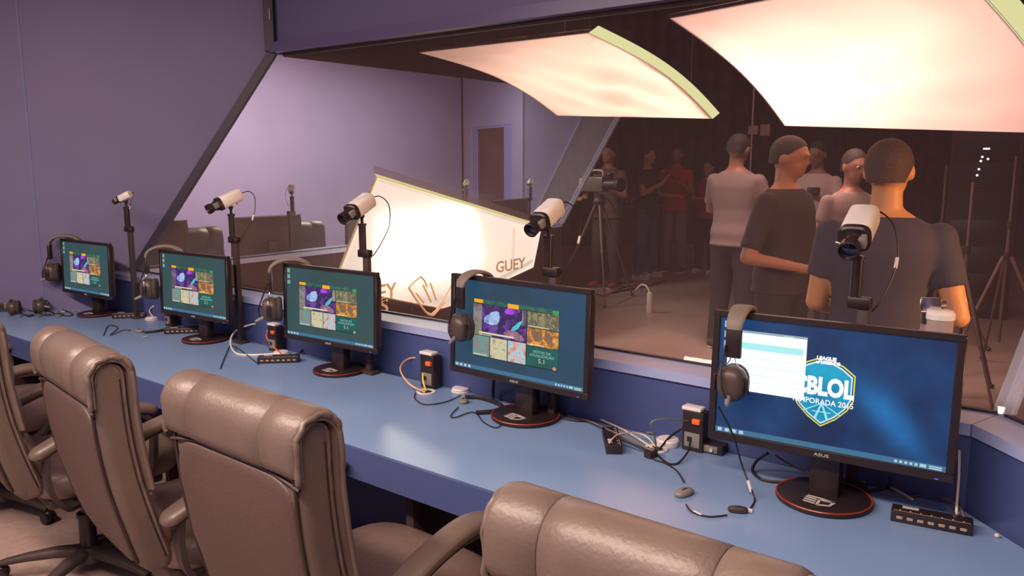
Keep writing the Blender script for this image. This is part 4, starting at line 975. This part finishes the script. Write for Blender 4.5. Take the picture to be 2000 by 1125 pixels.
# glowing panel added in place of a softbox reflection in the glass
XP = -4.18
def reflection_panel():
    t = thing('softbox_reflection', 'very bright white panel standing in for a softbox reflection before the far booth', 'reflection panel', (XP, 4.6, 0))
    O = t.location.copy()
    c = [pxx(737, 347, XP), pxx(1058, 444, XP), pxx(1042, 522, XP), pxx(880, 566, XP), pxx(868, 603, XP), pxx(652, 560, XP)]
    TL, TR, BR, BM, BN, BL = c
    def P(u, v):
        a = TL.lerp(TR, u)
        # lower edge follows the outline of the reflected patch
        if u < .55: b = BL.lerp(BN, u/.55)
        else: b = BN.lerp(BR, (u-.55)/.45)+Vector((0, 0, -.0))
        p = a.lerp(b, v); s = math.sin(PI*u)*math.sin(PI*v)
        return p+Vector((.04*s+.008*math.sin(19*u+3*v)*s**.5, 0, 0))
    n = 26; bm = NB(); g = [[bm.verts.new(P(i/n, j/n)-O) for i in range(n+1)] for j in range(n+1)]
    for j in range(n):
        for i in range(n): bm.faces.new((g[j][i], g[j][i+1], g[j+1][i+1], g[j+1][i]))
    obj('diffusion_cloth', bm, fabric_mat('reflection_glow', .62, (1, .86, .72)), t, 180)  # glowing sheet in the outline of the reflection
    bm = NB(); edge = [P(i/n, 0)-O for i in range(n+1)]+[P(1, j/n)-O for j in range(1, n+1)]+[P(1-i/n, 1)-O for i in range(1, n+1)]+[P(0, 1-j/n)-O for j in range(1, n)]
    tube(bm, [e-Vector((.012, 0, 0)) for e in edge], .009, raw=True, closed=True); obj('frame_tube', bm, mat('pale_frame', (.75, .68, .42), .5), t, 60)
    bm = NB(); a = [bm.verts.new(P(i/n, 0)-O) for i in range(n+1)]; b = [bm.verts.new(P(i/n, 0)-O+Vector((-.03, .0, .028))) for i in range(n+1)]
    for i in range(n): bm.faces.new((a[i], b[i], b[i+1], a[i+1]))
    obj('top_band', bm, glow('top_band_glow', (.80, .74, .30), .9), t, 60)  # glowing strip for the yellow fringe of the reflection
    bm = NB(); a = [bm.verts.new(P(i/n, 0)-O+Vector((-.032, 0, .03))) for i in range(n+1)]; b = [bm.verts.new(P(i/n, 0)-O+Vector((-.035, .0, .085))) for i in range(n+1)]
    for i in range(n): bm.faces.new((a[i], b[i], b[i+1], a[i+1]))
    obj('reflection_band', bm, glass_mat('grey_reflection_band', .45, (.32, .26, .26)), t, 60)  # clear strip added for the grey upper band of the reflection
    # made-up stand: crossed legs under the added panel
    bm = NB(); lo = P(.3, .9)-O; cyl(bm, P(.25, .1)-O-Vector((.03, 0, 0)), (-.02, -.5, 0), .010, n=10); cyl(bm, P(.8, .1)-O-Vector((.03, 0, 0)), (-.02, .7, 0), .010, n=10)
    cyl(bm, P(.62, .95)-O-Vector((.02, 0, 0)), P(.98, .75)-O-Vector((.02, 0, 0)), .012, n=10)
    obj('stand_pole', bm, PLASTM, t)
    area('reflection_lamp', tuple(P(.35, .45)-Vector((.09, 0, 0))), tuple(P(.35, .45)), 1.0, .42, 9, (1, .88, .72))  # unseen lamp added behind the sheet to brighten it
    # lettering hung along the lower edge of the added panel
    LM = mat('tan_letter', (.95, .74, .50), .5)
    def LT(px_, py_, s, body, sx=1):
        q = pxx(px_, py_, XP+.09); M = Matrix.Translation(q-O) @ Matrix.Rotation(PI/2, 4, 'Z') @ Matrix.Rotation(PI/2, 4, 'X')
        text(body, s, LM, t, M, 'lettering', .002, bold=.002, sx=sx)
    LT(738, 588, .16, 'EY'); LT(742, 612, .14, 'S', 1.3); LT(968, 533, .13, 'GUEY', 1.2)
    # open hand outline made of strokes
    bm = NB()
    for st in (((798, 562), (832, 610), (852, 606), (885, 552)), ((798, 562), (822, 540), (834, 560)), ((812, 572), (828, 592)), ((826, 556), (842, 590)), ((840, 552), (852, 586)), ((832, 610), (846, 616), (868, 590))):
        P_ = [pxx(a_, b_, XP+.085)-O for a_, b_ in st]; tube(bm, P_, .008, n=5, k=2)
    obj('hand_emblem', bm, LM, t, 60)
    return t
reflection_panel()

# ------------------------------------------------------------------ people
def remeshed(bm, vox, sm=4, iters=.5):
    me = bpy.data.meshes.new('t'); bm.to_mesh(me); bm.free(); o = bpy.data.objects.new('t', me); COL.objects.link(o)
    r = o.modifiers.new('r', 'REMESH'); r.mode = 'VOXEL'; r.voxel_size = vox
    s = o.modifiers.new('s', 'SMOOTH'); s.iterations = sm; s.factor = iters
    bpy.context.view_layer.update(); dg = bpy.context.evaluated_depsgraph_get()
    out = bpy.data.meshes.new_from_object(o.evaluated_get(dg)); bpy.data.objects.remove(o); return out
def capsule(bm, p, q, r1, r2, caps=True, n=14):
    p, q = Vector(p), Vector(q); cyl(bm, p, q, r1, r2, n)
    if caps: ball(bm, p, r1, u=n, v=8); ball(bm, q, r2, u=n, v=8)
def torso(bm, rows, grow=0, n=22):
    loft(bm, [selip(n, rx+grow, ry+grow, 2.3, lambda u, v, z=z, y=y: (u, y+v, z)) for z, rx, ry, y in rows])
TORSO = [(.84, .13, .095, .0), (.90, .165, .115, .0), (.97, .170, .120, .0), (1.05, .155, .108, -.004), (1.15, .155, .108, -.004), (1.25, .170, .115, .0), (1.34, .178, .115, .004), (1.395, .165, .100, .006), (1.43, .135, .085, .006), (1.46, .095, .07, .006), (1.485, .060, .056, .004)]
HAIRM = {'dark': mat('dark_hair', (.018, .010, .009), .7, bump=.6, bscale=90), 'brown': mat('brown_hair', (.050, .020, .011), .75, bump=.6, bscale=90)}
def skin(c): return mat('skin_%d' % int(c[0]*1000), c, .55, bump=.04)
EYEW = mat('eye_white', (.30, .24, .22), .3)
def person(name, label, loc, yaw, H, skinc, shirt, pants, armL, armR, hair='dark', sleeve=.55, hem=.86, head_turn=0, head_pitch=0, shoe=None, wide=1.0, vox=.013, beard=False, long_hair=False, stance=.10, shirt_long=False, facing=True, shirt_extra=None, neck_x=0, lean=0):
    """local frame: faces -Y, x to the person's left, z up, model height 1.75; armL / armR = (elbow, wrist, hand direction)"""
    t = thing(name, label, 'person', loc, yaw); k = H/1.75
    def fin(me, nm, m, par=None):
        me.transform(Matrix.Diagonal((k*wide, k*wide, k, 1)))
        o = link(nm, me, m, par or t)
        for p in me.polygons: p.use_smooth = True
        return o
    sh = {1: Vector((.176, .006, 1.385)), -1: Vector((-.176, .006, 1.385))}
    hips = {1: Vector((.085, 0, .88)), -1: Vector((-.085, 0, .88))}
    knees = {1: Vector((stance, -.015, .47)), -1: Vector((-stance, -.015, .47))}
    ank = {1: Vector((stance+.015, .02, .07)), -1: Vector((-stance-.015, .02, .07))}
    arms = {1: armL, -1: armR}
    # body
    bm = NB(); torso(bm, TORSO)
    for s in (1, -1):
        e, wv, hd = [Vector(x) for x in arms[s]]
        capsule(bm, sh[s], e, .048, .039); capsule(bm, e, wv, .040, .026)
        capsule(bm, hips[s], knees[s], .082, .055); capsule(bm, knees[s], ank[s], .056, .038)
        capsule(bm, knees[s]+Vector((0, .02, -.1)), ank[s]+Vector((0, 0, .12)), .056, .038)
        capsule(bm, ank[s]+Vector((0, .02, -.035)), ank[s]+Vector((.01*s, -.14, -.042)), .040, .030)
    # neck and head
    Rh = Matrix.Rotation(R(head_turn), 3, 'Z') @ Matrix.Rotation(R(head_pitch), 3, 'X'); hc = Vector((0, 0, 1.555))
    capsule(bm, (0, .01, 1.43), (0, .012, 1.56), .058, .052)
    def hp(x, y, z): return hc+Rh @ Vector((x, y, z))
    M3 = Rh
    ball(bm, hp(0, .008, .095), (.076, .094, .098), M3, 20, 14)
    ball(bm, hp(0, -.022, .040), (.058, .066, .078), M3, 18, 12)
    ball(bm, hp(0, -.052, .000), (.036, .034, .030), M3, 14, 8)     # chin
    ball(bm, hp(0, -.088, .058), (.011, .020, .018), M3, 10, 6)     # nose tip
    capsule(bm, hp(0, -.082, .092), hp(0, -.094, .060), .008, .011, n=10)
    ball(bm, hp(0, -.078, .104), (.050, .018, .010), M3, 12, 6)     # brow
    for s in (1, -1): ball(bm, hp(s*.078, .008, .070), (.010, .020, .032), M3, 10, 8)
    ball(bm, hp(0, -.080, .022), (.022, .012, .009), M3, 10, 6)
    me = remeshed(bm, vox)
    # hands: palm, four fingers and a thumb, joined into the same skin mesh
    bmh = NB(); bmh.from_mesh(me); bpy.data.meshes.remove(me)
    for s in (1, -1):
        e, wv, hd = [Vector(x) for x in arms[s]]; hd.normalize(); side = hd.cross(Vector((0, 0, 1)))
        if side.length < .3: side = Vector((0, 1, 0))
        side.normalize(); up_ = side.cross(hd).normalized()
        b2 = NB(); capsule(b2, wv-hd*.02, wv+hd*.035, .025, .026, n=10)
        rotm = Matrix((side, hd, up_)).transposed()
        ball(b2, wv+hd*.055, (.038, .046, .015), rotm, 12, 8)
        for f_ in range(4):
            L = (.066, .076, .071, .056)[f_]; q0 = wv+hd*.085+side*(-.027+.018*f_)
            q1 = q0+hd*L*.5-up_*.006; q2 = q1+hd*L*.33-up_*.022
            capsule(b2, q0-hd*.02, q1, .0095, .0085, n=8); capsule(b2, q1, q2, .0085, .0070, n=8)
        q0 = wv+hd*.025-side*.030; q1 = q0+hd*.032-side*.020; capsule(b2, q0, q1, .012, .0105, n=8); capsule(b2, q1, q1+hd*.028-up_*.006, .0105, .0085, n=8)
        m2 = remeshed(b2, .0055, 2); bmh.from_mesh(m2); bpy.data.meshes.remove(m2)
    me = bpy.data.meshes.new('body'); bmh.to_mesh(me); bmh.free()
    fin(me, 'body', skin(skinc))
    # hair: cap over the crown and the back of the head
    bm = NB(); ball(bm, hp(0, .014, .104), (.081, .098, .100), M3, 20, 14)
    ball(bm, hp(0, .050, .060), (.068, .058, .085), M3, 16, 10)
    if long_hair: ball(bm, hp(0, .065, -.03), (.085, .05, .15), M3, 14, 10)
    me = remeshed(bm, .010, 2); b3 = NB(); b3.from_mesh(me); bpy.data.meshes.remove(me)
    # cut the hairline: face side stays clear
    pl = hp(0, -.030, .118); no = (Rh @ Vector((0, -1, -.9 if not long_hair else -.8))).normalized()
    bmesh.ops.bisect_plane(b3, geom=list(b3.verts)+list(b3.edges)+list(b3.faces), plane_co=pl, plane_no=no, clear_outer=True)
    bmesh.ops.bisect_plane(b3, geom=list(b3.verts)+list(b3.edges)+list(b3.faces), plane_co=hp(0, 0, .035 if not long_hair else -.16), plane_no=Rh @ Vector((0, 0, -1)), clear_outer=True)
    me = bpy.data.meshes.new('hair'); b3.to_mesh(me); b3.free(); fin(me, 'hair', HAIRM[hair])
    if facing:
        for s in (1, -1):
            bm = NB(); ball(bm, hp(s*.031, -.080, .088), .0115, u=10, v=8); ball(bm, hp(s*.031, -.0885, .088), (.006, .004, .006), M3, 8, 6, mi=1)
            me = bpy.data.meshes.new('eye'); bm.to_mesh(me); bm.free(); fin(me, 'eye', [EYEW, PLAST])
        bm = NB(); ball(bm, hp(0, -.0895, .022), (.024, .006, .004), M3, 10, 6); me = bpy.data.meshes.new('mouth'); bm.to_mesh(me); bm.free(); fin(me, 'mouth', mat('lip', (.20, .06, .05), .5))
    # shirt
    bm = NB(); rows = [(hem, .178, .128, 0)]+[r for r in TORSO if r[0] > hem+.03 and r[0] < 1.47]; rows = [(z, rx+(.010 if z < 1.44 else .002), ry+.012, y) for z, rx, ry, y in rows]; torso(bm, rows)
    for s in (1, -1):
        e, wv, hd = [Vector(x) for x in arms[s]]
        if shirt_long: capsule(bm, sh[s], e, .064, .050); capsule(bm, e, e.lerp(wv, .95), .050, .036, caps=False)
        else:
            q = sh[s].lerp(e, sleeve); ball(bm, sh[s], .057); cyl(bm, sh[s], q, .057, .056, 14)
    me = remeshed(bm, vox, 3); fin(me, 'shirt', shirt)
    if shirt_extra: shirt_extra(t, k)
    # trousers
    bm = NB(); torso(bm, [(.82, .10, .09, 0), (.86, .165, .118, 0), (.93, .178, .126, 0), (.99, .172, .124, 0)])
    for s in (1, -1):
        cyl(bm, hips[s]+Vector((0, 0, .03)), knees[s], .096, .078, 16); ball(bm, knees[s], .077); cyl(bm, knees[s], ank[s]+Vector((0, .0, -.02)), .076, .058, 16)
    me = remeshed(bm, vox, 3); fin(me, 'trousers', pants)
    for s in (1, -1):
        bm = NB(); capsule(bm, ank[s]+Vector((0, .03, -.030)), ank[s]+Vector((.01*s, -.145, -.036)), .044, .036); capsule(bm, ank[s]+Vector((0, .01, 0)), ank[s]+Vector((0, .01, .02)), .046, .046)
        me = remeshed(bm, .012, 2); b3 = NB(); b3.from_mesh(me); bpy.data.meshes.remove(me)
        bmesh.ops.bisect_plane(b3, geom=list(b3.verts)+list(b3.edges)+list(b3.faces), plane_co=(0, 0, .006), plane_no=(0, 0, -1), clear_outer=True)
        me = bpy.data.meshes.new('shoe'); b3.to_mesh(me); b3.free(); sh_o = fin(me, 'shoe', shoe or mat('dark_shoe', (.03, .02, .02), .5))
        if shoe is None or True:
            bm = NB(); c_ = ank[s]+Vector((.005*s, -.057, 0)); loft(bm, [selip(18, .044, .125, 2.6, lambda u, v, z=z: (c_.x+u, c_.y+v, z)) for z in (.001, .020)]); me = bpy.data.meshes.new('sole'); bm.to_mesh(me); bm.free(); fin(me, 'sole', mat('pale_sole', (.50, .42, .38), .6), sh_o)
    return t
def place(px_, d): p = pd(px_, 311, d); return (p.x, p.y, 0)
def face(px_, d, ang):
    """yaw so that a person at that place faces the viewer turned by ang degrees (positive: to the picture's right)"""
    p = pd(px_, 311, d); return math.atan2(-p.y, -p.x)+PI/2+R(ang)
DOWN = lambda s: ((s*.235, .02, 1.12), (s*.245, -.04, .87), (0, -.1, -1))
CROSS = lambda s: ((s*.25, -.03, 1.12), (-s*.02, -.21, 1.17), (-s*1, -.05, .05))
UPF = lambda s: ((s*.24, -.06, 1.14), (s*.08, -.26, 1.28), (-s*.3, -.4, .8))
OUTF = lambda s: ((s*.24, -.02, 1.12), (s*.20, -.27, 1.10), (0, -1, .1))
NAVY = mat('navy_cotton', (.035, .030, .055), .85, bump=.25, bscale=18)
GREYC = mat('grey_cotton', (.20, .15, .15), .9, bump=.2, bscale=18)
BLACKC = mat('black_cotton', (.028, .020, .026), .9, bump=.2, bscale=18)
REDC = mat('red_cotton', (.42, .022, .022), .85, bump=.2, bscale=18)
REDD = mat('dark_red_cotton', (.30, .018, .025), .85, bump=.2, bscale=18)
WHITEC = mat('white_cotton', (.45, .35, .34), .9, bump=.2, bscale=18)
JEANS = mat('blue_denim', (.055, .06, .13), .85, bump=.2, bscale=60)
JEANSG = mat('grey_denim', (.14, .11, .13), .85, bump=.2, bscale=60)
DARKP = mat('dark_trousers', (.022, .018, .024), .9)
BEIGEP = mat('beige_shorts', (.42, .30, .24), .9)
S1, S2_, S3 = (.42, .20, .12), (.26, .12, .085), (.28, .13, .09)
# the man close outside the glass, back to us
person('person', 'man in a navy t-shirt seen from behind, close outside the glass at right', place(1738, 2.95), face(1738, 2.95, 176), 1.665, (.55, .25, .10), NAVY, BEIGEP,
       ((-.0, 0, 0), (0, 0, 0), (0, 0, 1)) if False else ((.215, .00, 1.10), (.16, -.22, 1.03), (-.6, -.6, .1)), ((-.250, .05, 1.09), (-.17, -.17, 1.02), (.7, -.6, .1)), hair='brown', head_turn=-6, wide=1.10, vox=.011, facing=False, sleeve=.62, stance=.11)
person('person', 'man in a dark t-shirt holding out one bare forearm, left of the man in navy', place(1540, 4.5), face(1540, 4.5, 60), 1.72, (.36, .15, .09), BLACKC, DARKP, ((.20, -.02, 1.10), (.12, -.27, 1.07), (0, -1, .02)), ((-.27, .04, 1.08), (-.20, -.24, 1.04), (.2, -1, .1)), head_turn=12, head_pitch=8, wide=1.12, facing=False, sleeve=.85)
person('person', 'man in a light grey t-shirt and dark trousers with his back turned, near the centre', place(1440, 6.6), face(1440, 6.6, 150), 1.80, S3, GREYC, DARKP, UPF(1), UPF(-1), wide=1.10, facing=False, head_pitch=15, sleeve=.8)
person('person', 'man in a white t-shirt raising a small camera to his chest', place(1597, 7.4), face(1597, 7.4, -25), 1.76, S2_, WHITEC, DARKP, ((.25, -.05, 1.16), (.07, -.25, 1.27), (-.6, -.6, .4)), ((-.25, -.05, 1.16), (-.07, -.25, 1.27), (.6, -.6, .4)), head_pitch=12)
person('person', 'person in a grey t-shirt mostly hidden behind the left shoulder of the man in navy', place(1668, 5.3), face(1668, 5.3, 35), 1.66, S2_, GREYC, DARKP, DOWN(1), DOWN(-1), hair='dark', head_pitch=10)
person('person', 'man in a black t-shirt and blue jeans in profile, talking to the man in red', place(1266, 10.7), face(1266, 10.7, 62), 1.76, S1, BLACKC, JEANS, OUTF(1), UPF(-1), head_turn=10, shoe=mat('white_shoe', (.45, .38, .36), .6), stance=.17)
person('person', 'man in a bright red t-shirt and grey jeans with hands raised', place(1322, 11.3), face(1322, 11.3, -20), 1.78, S3, REDC, JEANSG, UPF(1), UPF(-1), hair='brown')
person('person', 'shorter person in a dark red polo shirt with folded arms', place(1384, 11.2), face(1384, 11.2, -28), 1.58, S1, REDD, DARKP, CROSS(1), CROSS(-1), shoe=mat('white_shoe', (.45, .38, .36), .6), long_hair=True)
person('person', 'cameraman in dark clothes standing behind the tripod', place(1188, 9.9), face(1188, 9.9, -30), 1.78, (.30, .14, .09), mat('dark_work_shirt', (.09, .045, .045), .9), mat('dark_cargo', (.07, .038, .040), .9), UPF(1), ((-.26, -.05, 1.14), (-.10, -.30, 1.12), (0, -1, 0)), wide=1.1, shoe=mat('red_shoe', (.40, .03, .02), .6))
p = place(1597, 7.4)
v = (Vector((0, 0, 0))-Vector((p[0], p[1], 0))).normalized()
t = thing('hand_camera', 'small dark camera in the hands of the man in white', 'camera', (p[0]+v.x*.30-.02, p[1]+v.y*.30, 1.285), face(1597, 7.4, 0)); bm = NB(); box(bm, (0, 0, .03), (.11, .05, .07), .006); obj('body', bm, PLAST, t); bm = NB(); cyl(bm, (0, -.02, .03), (0, -.075, .03), .028, .026); obj('lens', bm, PLAST, t)

# ------------------------------------------------------------------ studio equipment
def tripod(t, h, spread, r=.012, m=None, rot=0, parts='leg'):
    for i in range(3):
        a = 2*PI*i/3+rot; f_ = Vector((math.cos(a)*spread, math.sin(a)*spread, .01)); top = Vector((math.cos(a)*.03, math.sin(a)*.03, h))
        bm = NB(); cyl(bm, top, top.lerp(f_, .5), r*1.3, r*1.2, 10); cyl(bm, top.lerp(f_, .48), f_, r*.85, r*.8, 10); lg = obj(parts, bm, m or PLASTM, t)
        bm = NB(); ball(bm, f_+Vector((0, 0, .008)), (.022, .022, .014), u=10, v=6); obj('rubber_foot', bm, PLAST, lg)
# broadcast camera on its tripod
p = place(1172, 9.0); CT = thing('camera_tripod', 'tall dark broadcast tripod standing in front of the cameraman', 'tripod', p, face(1172, 9, 10))
TM_ = mat('tripod_metal', (.13, .08, .075), .4)
tripod(CT, 1.12, .52, .014, TM_, .5)
bm = NB(); lathe(bm, [(0, 1.08), (.06, 1.09), (.075, 1.13), (.05, 1.17), (.06, 1.20), (0, 1.21)]); obj('fluid_head', bm, PLASTM, CT)
bm = NB()
for i in range(3):
    a = 2*PI*i/3+.5; b = 2*PI*(i+1)/3+.5; cyl(bm, (math.cos(a)*.44, math.sin(a)*.44, .12), (math.cos(b)*.44, math.sin(b)*.44, .12), .008, n=8)
obj('spreader', bm, PLASTM, CT)
bm = NB(); tube(bm, [(.05, .05, 1.18), (.18, .25, 1.10), (.26, .40, .98)], .011); obj('pan_handle', bm, TM_, CT, 60)
t = thing('broadcast_camera', 'large broadcast video camera on the tall tripod, lens to the right', 'camera', (p[0], p[1], 1.21), face(1172, 9, 50))
GM_ = mat('camera_shell', (.10, .075, .06), .35)
bm = NB(); box(bm, (0, .06, .11), (.13, .30, .17), .015); obj('body', bm, GM_, t)
bm = NB(); cyl(bm, (0, -.09, .11), (0, -.25, .11), .055, .06, 20); cyl(bm, (0, -.25, .11), (0, -.31, .11), .07, .08, 20); obj('lens', bm, PLAST, t)
bm = NB(); tube(bm, [(0, -.05, .20), (0, -.04, .255), (0, .05, .265), (0, .14, .25), (0, .16, .20)], .013); obj('carry_handle', bm, mat('bright_grip', (.45, .40, .30), .35), t, 60)
bm = NB(); box(bm, (.11, -.03, .20), (.07, .11, .07), .01); cyl(bm, (.11, .02, .20), (.11, .10, .20), .028); obj('viewfinder', bm, PLAST, t)
bm = NB(); box(bm, (0, .24, .10), (.10, .06, .15), .01); obj('battery', bm, mat('battery_orange', (.5, .28, .06), .5), t)
# light stands and tripods standing in the dark on the right
def light_stand(px_, d, h, label, rot, m, head=True, sp=.45):
    p = place(px_, d); t = thing('light_stand', label, 'stand', p, rot, 'stands in the dark right of the man in navy')
    tripod(t, h*.55, sp, .011, m, .3)
    bm = NB(); cyl(bm, (0, 0, .25), (0, 0, h*.7), .013); cyl(bm, (0, 0, h*.7), (0, 0, h), .010); obj('pole', bm, m, t)
    bm = NB(); cyl(bm, (0, 0, h*.68), (0, 0, h*.68+.05), .022); cyl(bm, (0, 0, h*.54), (0, 0, h*.54+.05), .024); obj('clamp_collar', bm, PLAST, t)
    if head:
        bm = NB(); box(bm, (0, 0, h+.10), (.22, .16, .20), .02); lathe(bm, [(.07, 0), (.10, .09), (.095, .09), (.065, 0)], M=Matrix.Rotation(PI/2, 3, 'X'), c=(0, -.08, h+.10)); obj('lamp_head', bm, BLACKP, t)
SM = mat('stand_metal', (.10, .055, .052), .55)
light_stand(1905, 5.2, 1.45, 'light stand with long slanting leg, right of the man in navy', .9, SM, head=False)
light_stand(1850, 6.6, 1.55, 'thin stand half hidden at the right shoulder of the man in navy', .2, SM, head=False)
light_stand(1985, 5.8, 1.62, 'stand at the right picture edge in the dark', 1.6, SM, head=False)
t = thing('equipment_rack', 'black equipment rack with a column of tiny lights in the dark at right', 'rack', place(1925, 8.2), face(1925, 8.2, 0))
bm = NB(); box(bm, (0, 0, .95), (.62, .55, 1.9), .01); obj('cabinet', bm, BLACKP, t)
for k in range(6):
    bm = NB(); box(bm, (0, -.285, .35+.27*k), (.54, .02, .22), .004); obj('rack_unit', bm, PLAST, t)
LW = glow('tiny_light', (.75, .75, .80), 1.4)
bm = NB(); box(bm, (.0, -.30, 1.70), (.06, .01, .018)); obj('indicator_light', bm, LW, t)
for x, z in ((-.03, 1.62), (.02, 1.60), (-.05, 1.50), (-.06, 1.44), (-.04, 1.58)):
    bm = NB(); ball(bm, (x, -.30, z), .012, u=8, v=6); obj('indicator_light', bm, LW, t)
# dark equipment tables behind the group
def table(px_, d, w_, label):
    t = thing('folding_table', label, 'table', place(px_, d), face(px_, d, 0), 'dark folding tables behind the group')
    bm = NB(); box(bm, (0, 0, .90), (w_, .5, .03), .005); obj('tabletop', bm, mat('table_top', (.16, .10, .10), .5), t)
    for sx_ in (-1, 1):
        for sy_ in (-1, 1): bm = NB(); cyl(bm, (sx_*(w_/2-.06), sy_*.2, 0), (sx_*(w_/2-.06), sy_*.2, .89), .014, n=8); obj('leg', bm, PLASTM, t)
    return t
table(1235, 12.0, 1.0, 'dark folding table behind the man in the black t-shirt'); table(1375, 12.2, 1.1, 'dark folding table behind the person in dark red')
for q, (px_, lb) in enumerate(((1352, 'small grey box on the far table, left of the person in dark red'), (1225, 'small dark case on the far table, left of the man in black'))):
    p = place(px_, 12.0); t = thing('equipment_box', lb, 'box', (p[0], p[1], .915), face(px_, 12, 5)); bm = NB(); box(bm, (0, 0, .06), (.26, .2, .12), .008); obj('case', bm, mat('box_grey%d' % q, (.22, .17, .17) if q == 0 else (.08, .05, .05), .5), t)
    for k in range(3): bm = NB(); box(bm, (-.07+.07*k, -.102, .06), (.035, .004, .05)); obj('panel_square', bm, GREYP, t)
# pair of small grey panels hanging high in the studio
for px_, lb in ((1471, 'left of two small grey panels hanging in the dark between the softboxes'), (1494, 'right of two small grey panels hanging in the dark between the softboxes')):
    q = pd(px_, 254, 8.5); t = thing('hanging_placard', lb, 'panel', tuple(q), face(px_, 8.5, 0)); bm = NB(); box(bm, (0, 0, 0), (.10, .03, .12 if px_ > 1480 else .09), .004); obj('board', bm, mat('grey_board', (.34, .22, .22), .6), t); bm = NB(); cyl(bm, (0, 0, .05), (0, 0, 3.4), .004, n=6); obj('drop_wire', bm, CABLE, t)
# floor cable and a white rod on the studio floor
bm = NB(); tube(bm, [tuple(pz(a, b, .012)) for a, b in ((1195, 572), (1230, 565), (1268, 558), (1300, 547))], .012, n=6); tag(obj('floor_cable', bm, CABLE, None, 60), 'black cable on the studio floor beside the tripod', 'cable')
p = pz(1268, 610, 0); t = thing('floor_bollard', 'short pale tube standing on the studio floor in front of the tripod', 'tube', (p.x, p.y, 0), .3); bm = NB(); lathe(bm, [(0, 0), (.030, 0), (.028, .20), (.020, .215), (0, .22)]); obj('tube_body', bm, mat('pale_tube', (.55, .45, .42), .5), t); bm = NB(); tube(bm, [(0, 0, .21), (-.04, .02, .27), (-.10, .05, .28), (-.16, .06, .22)], .012); obj('curved_arm', bm, mat('pale_tube', (.55, .45, .42), .5), t, 60)
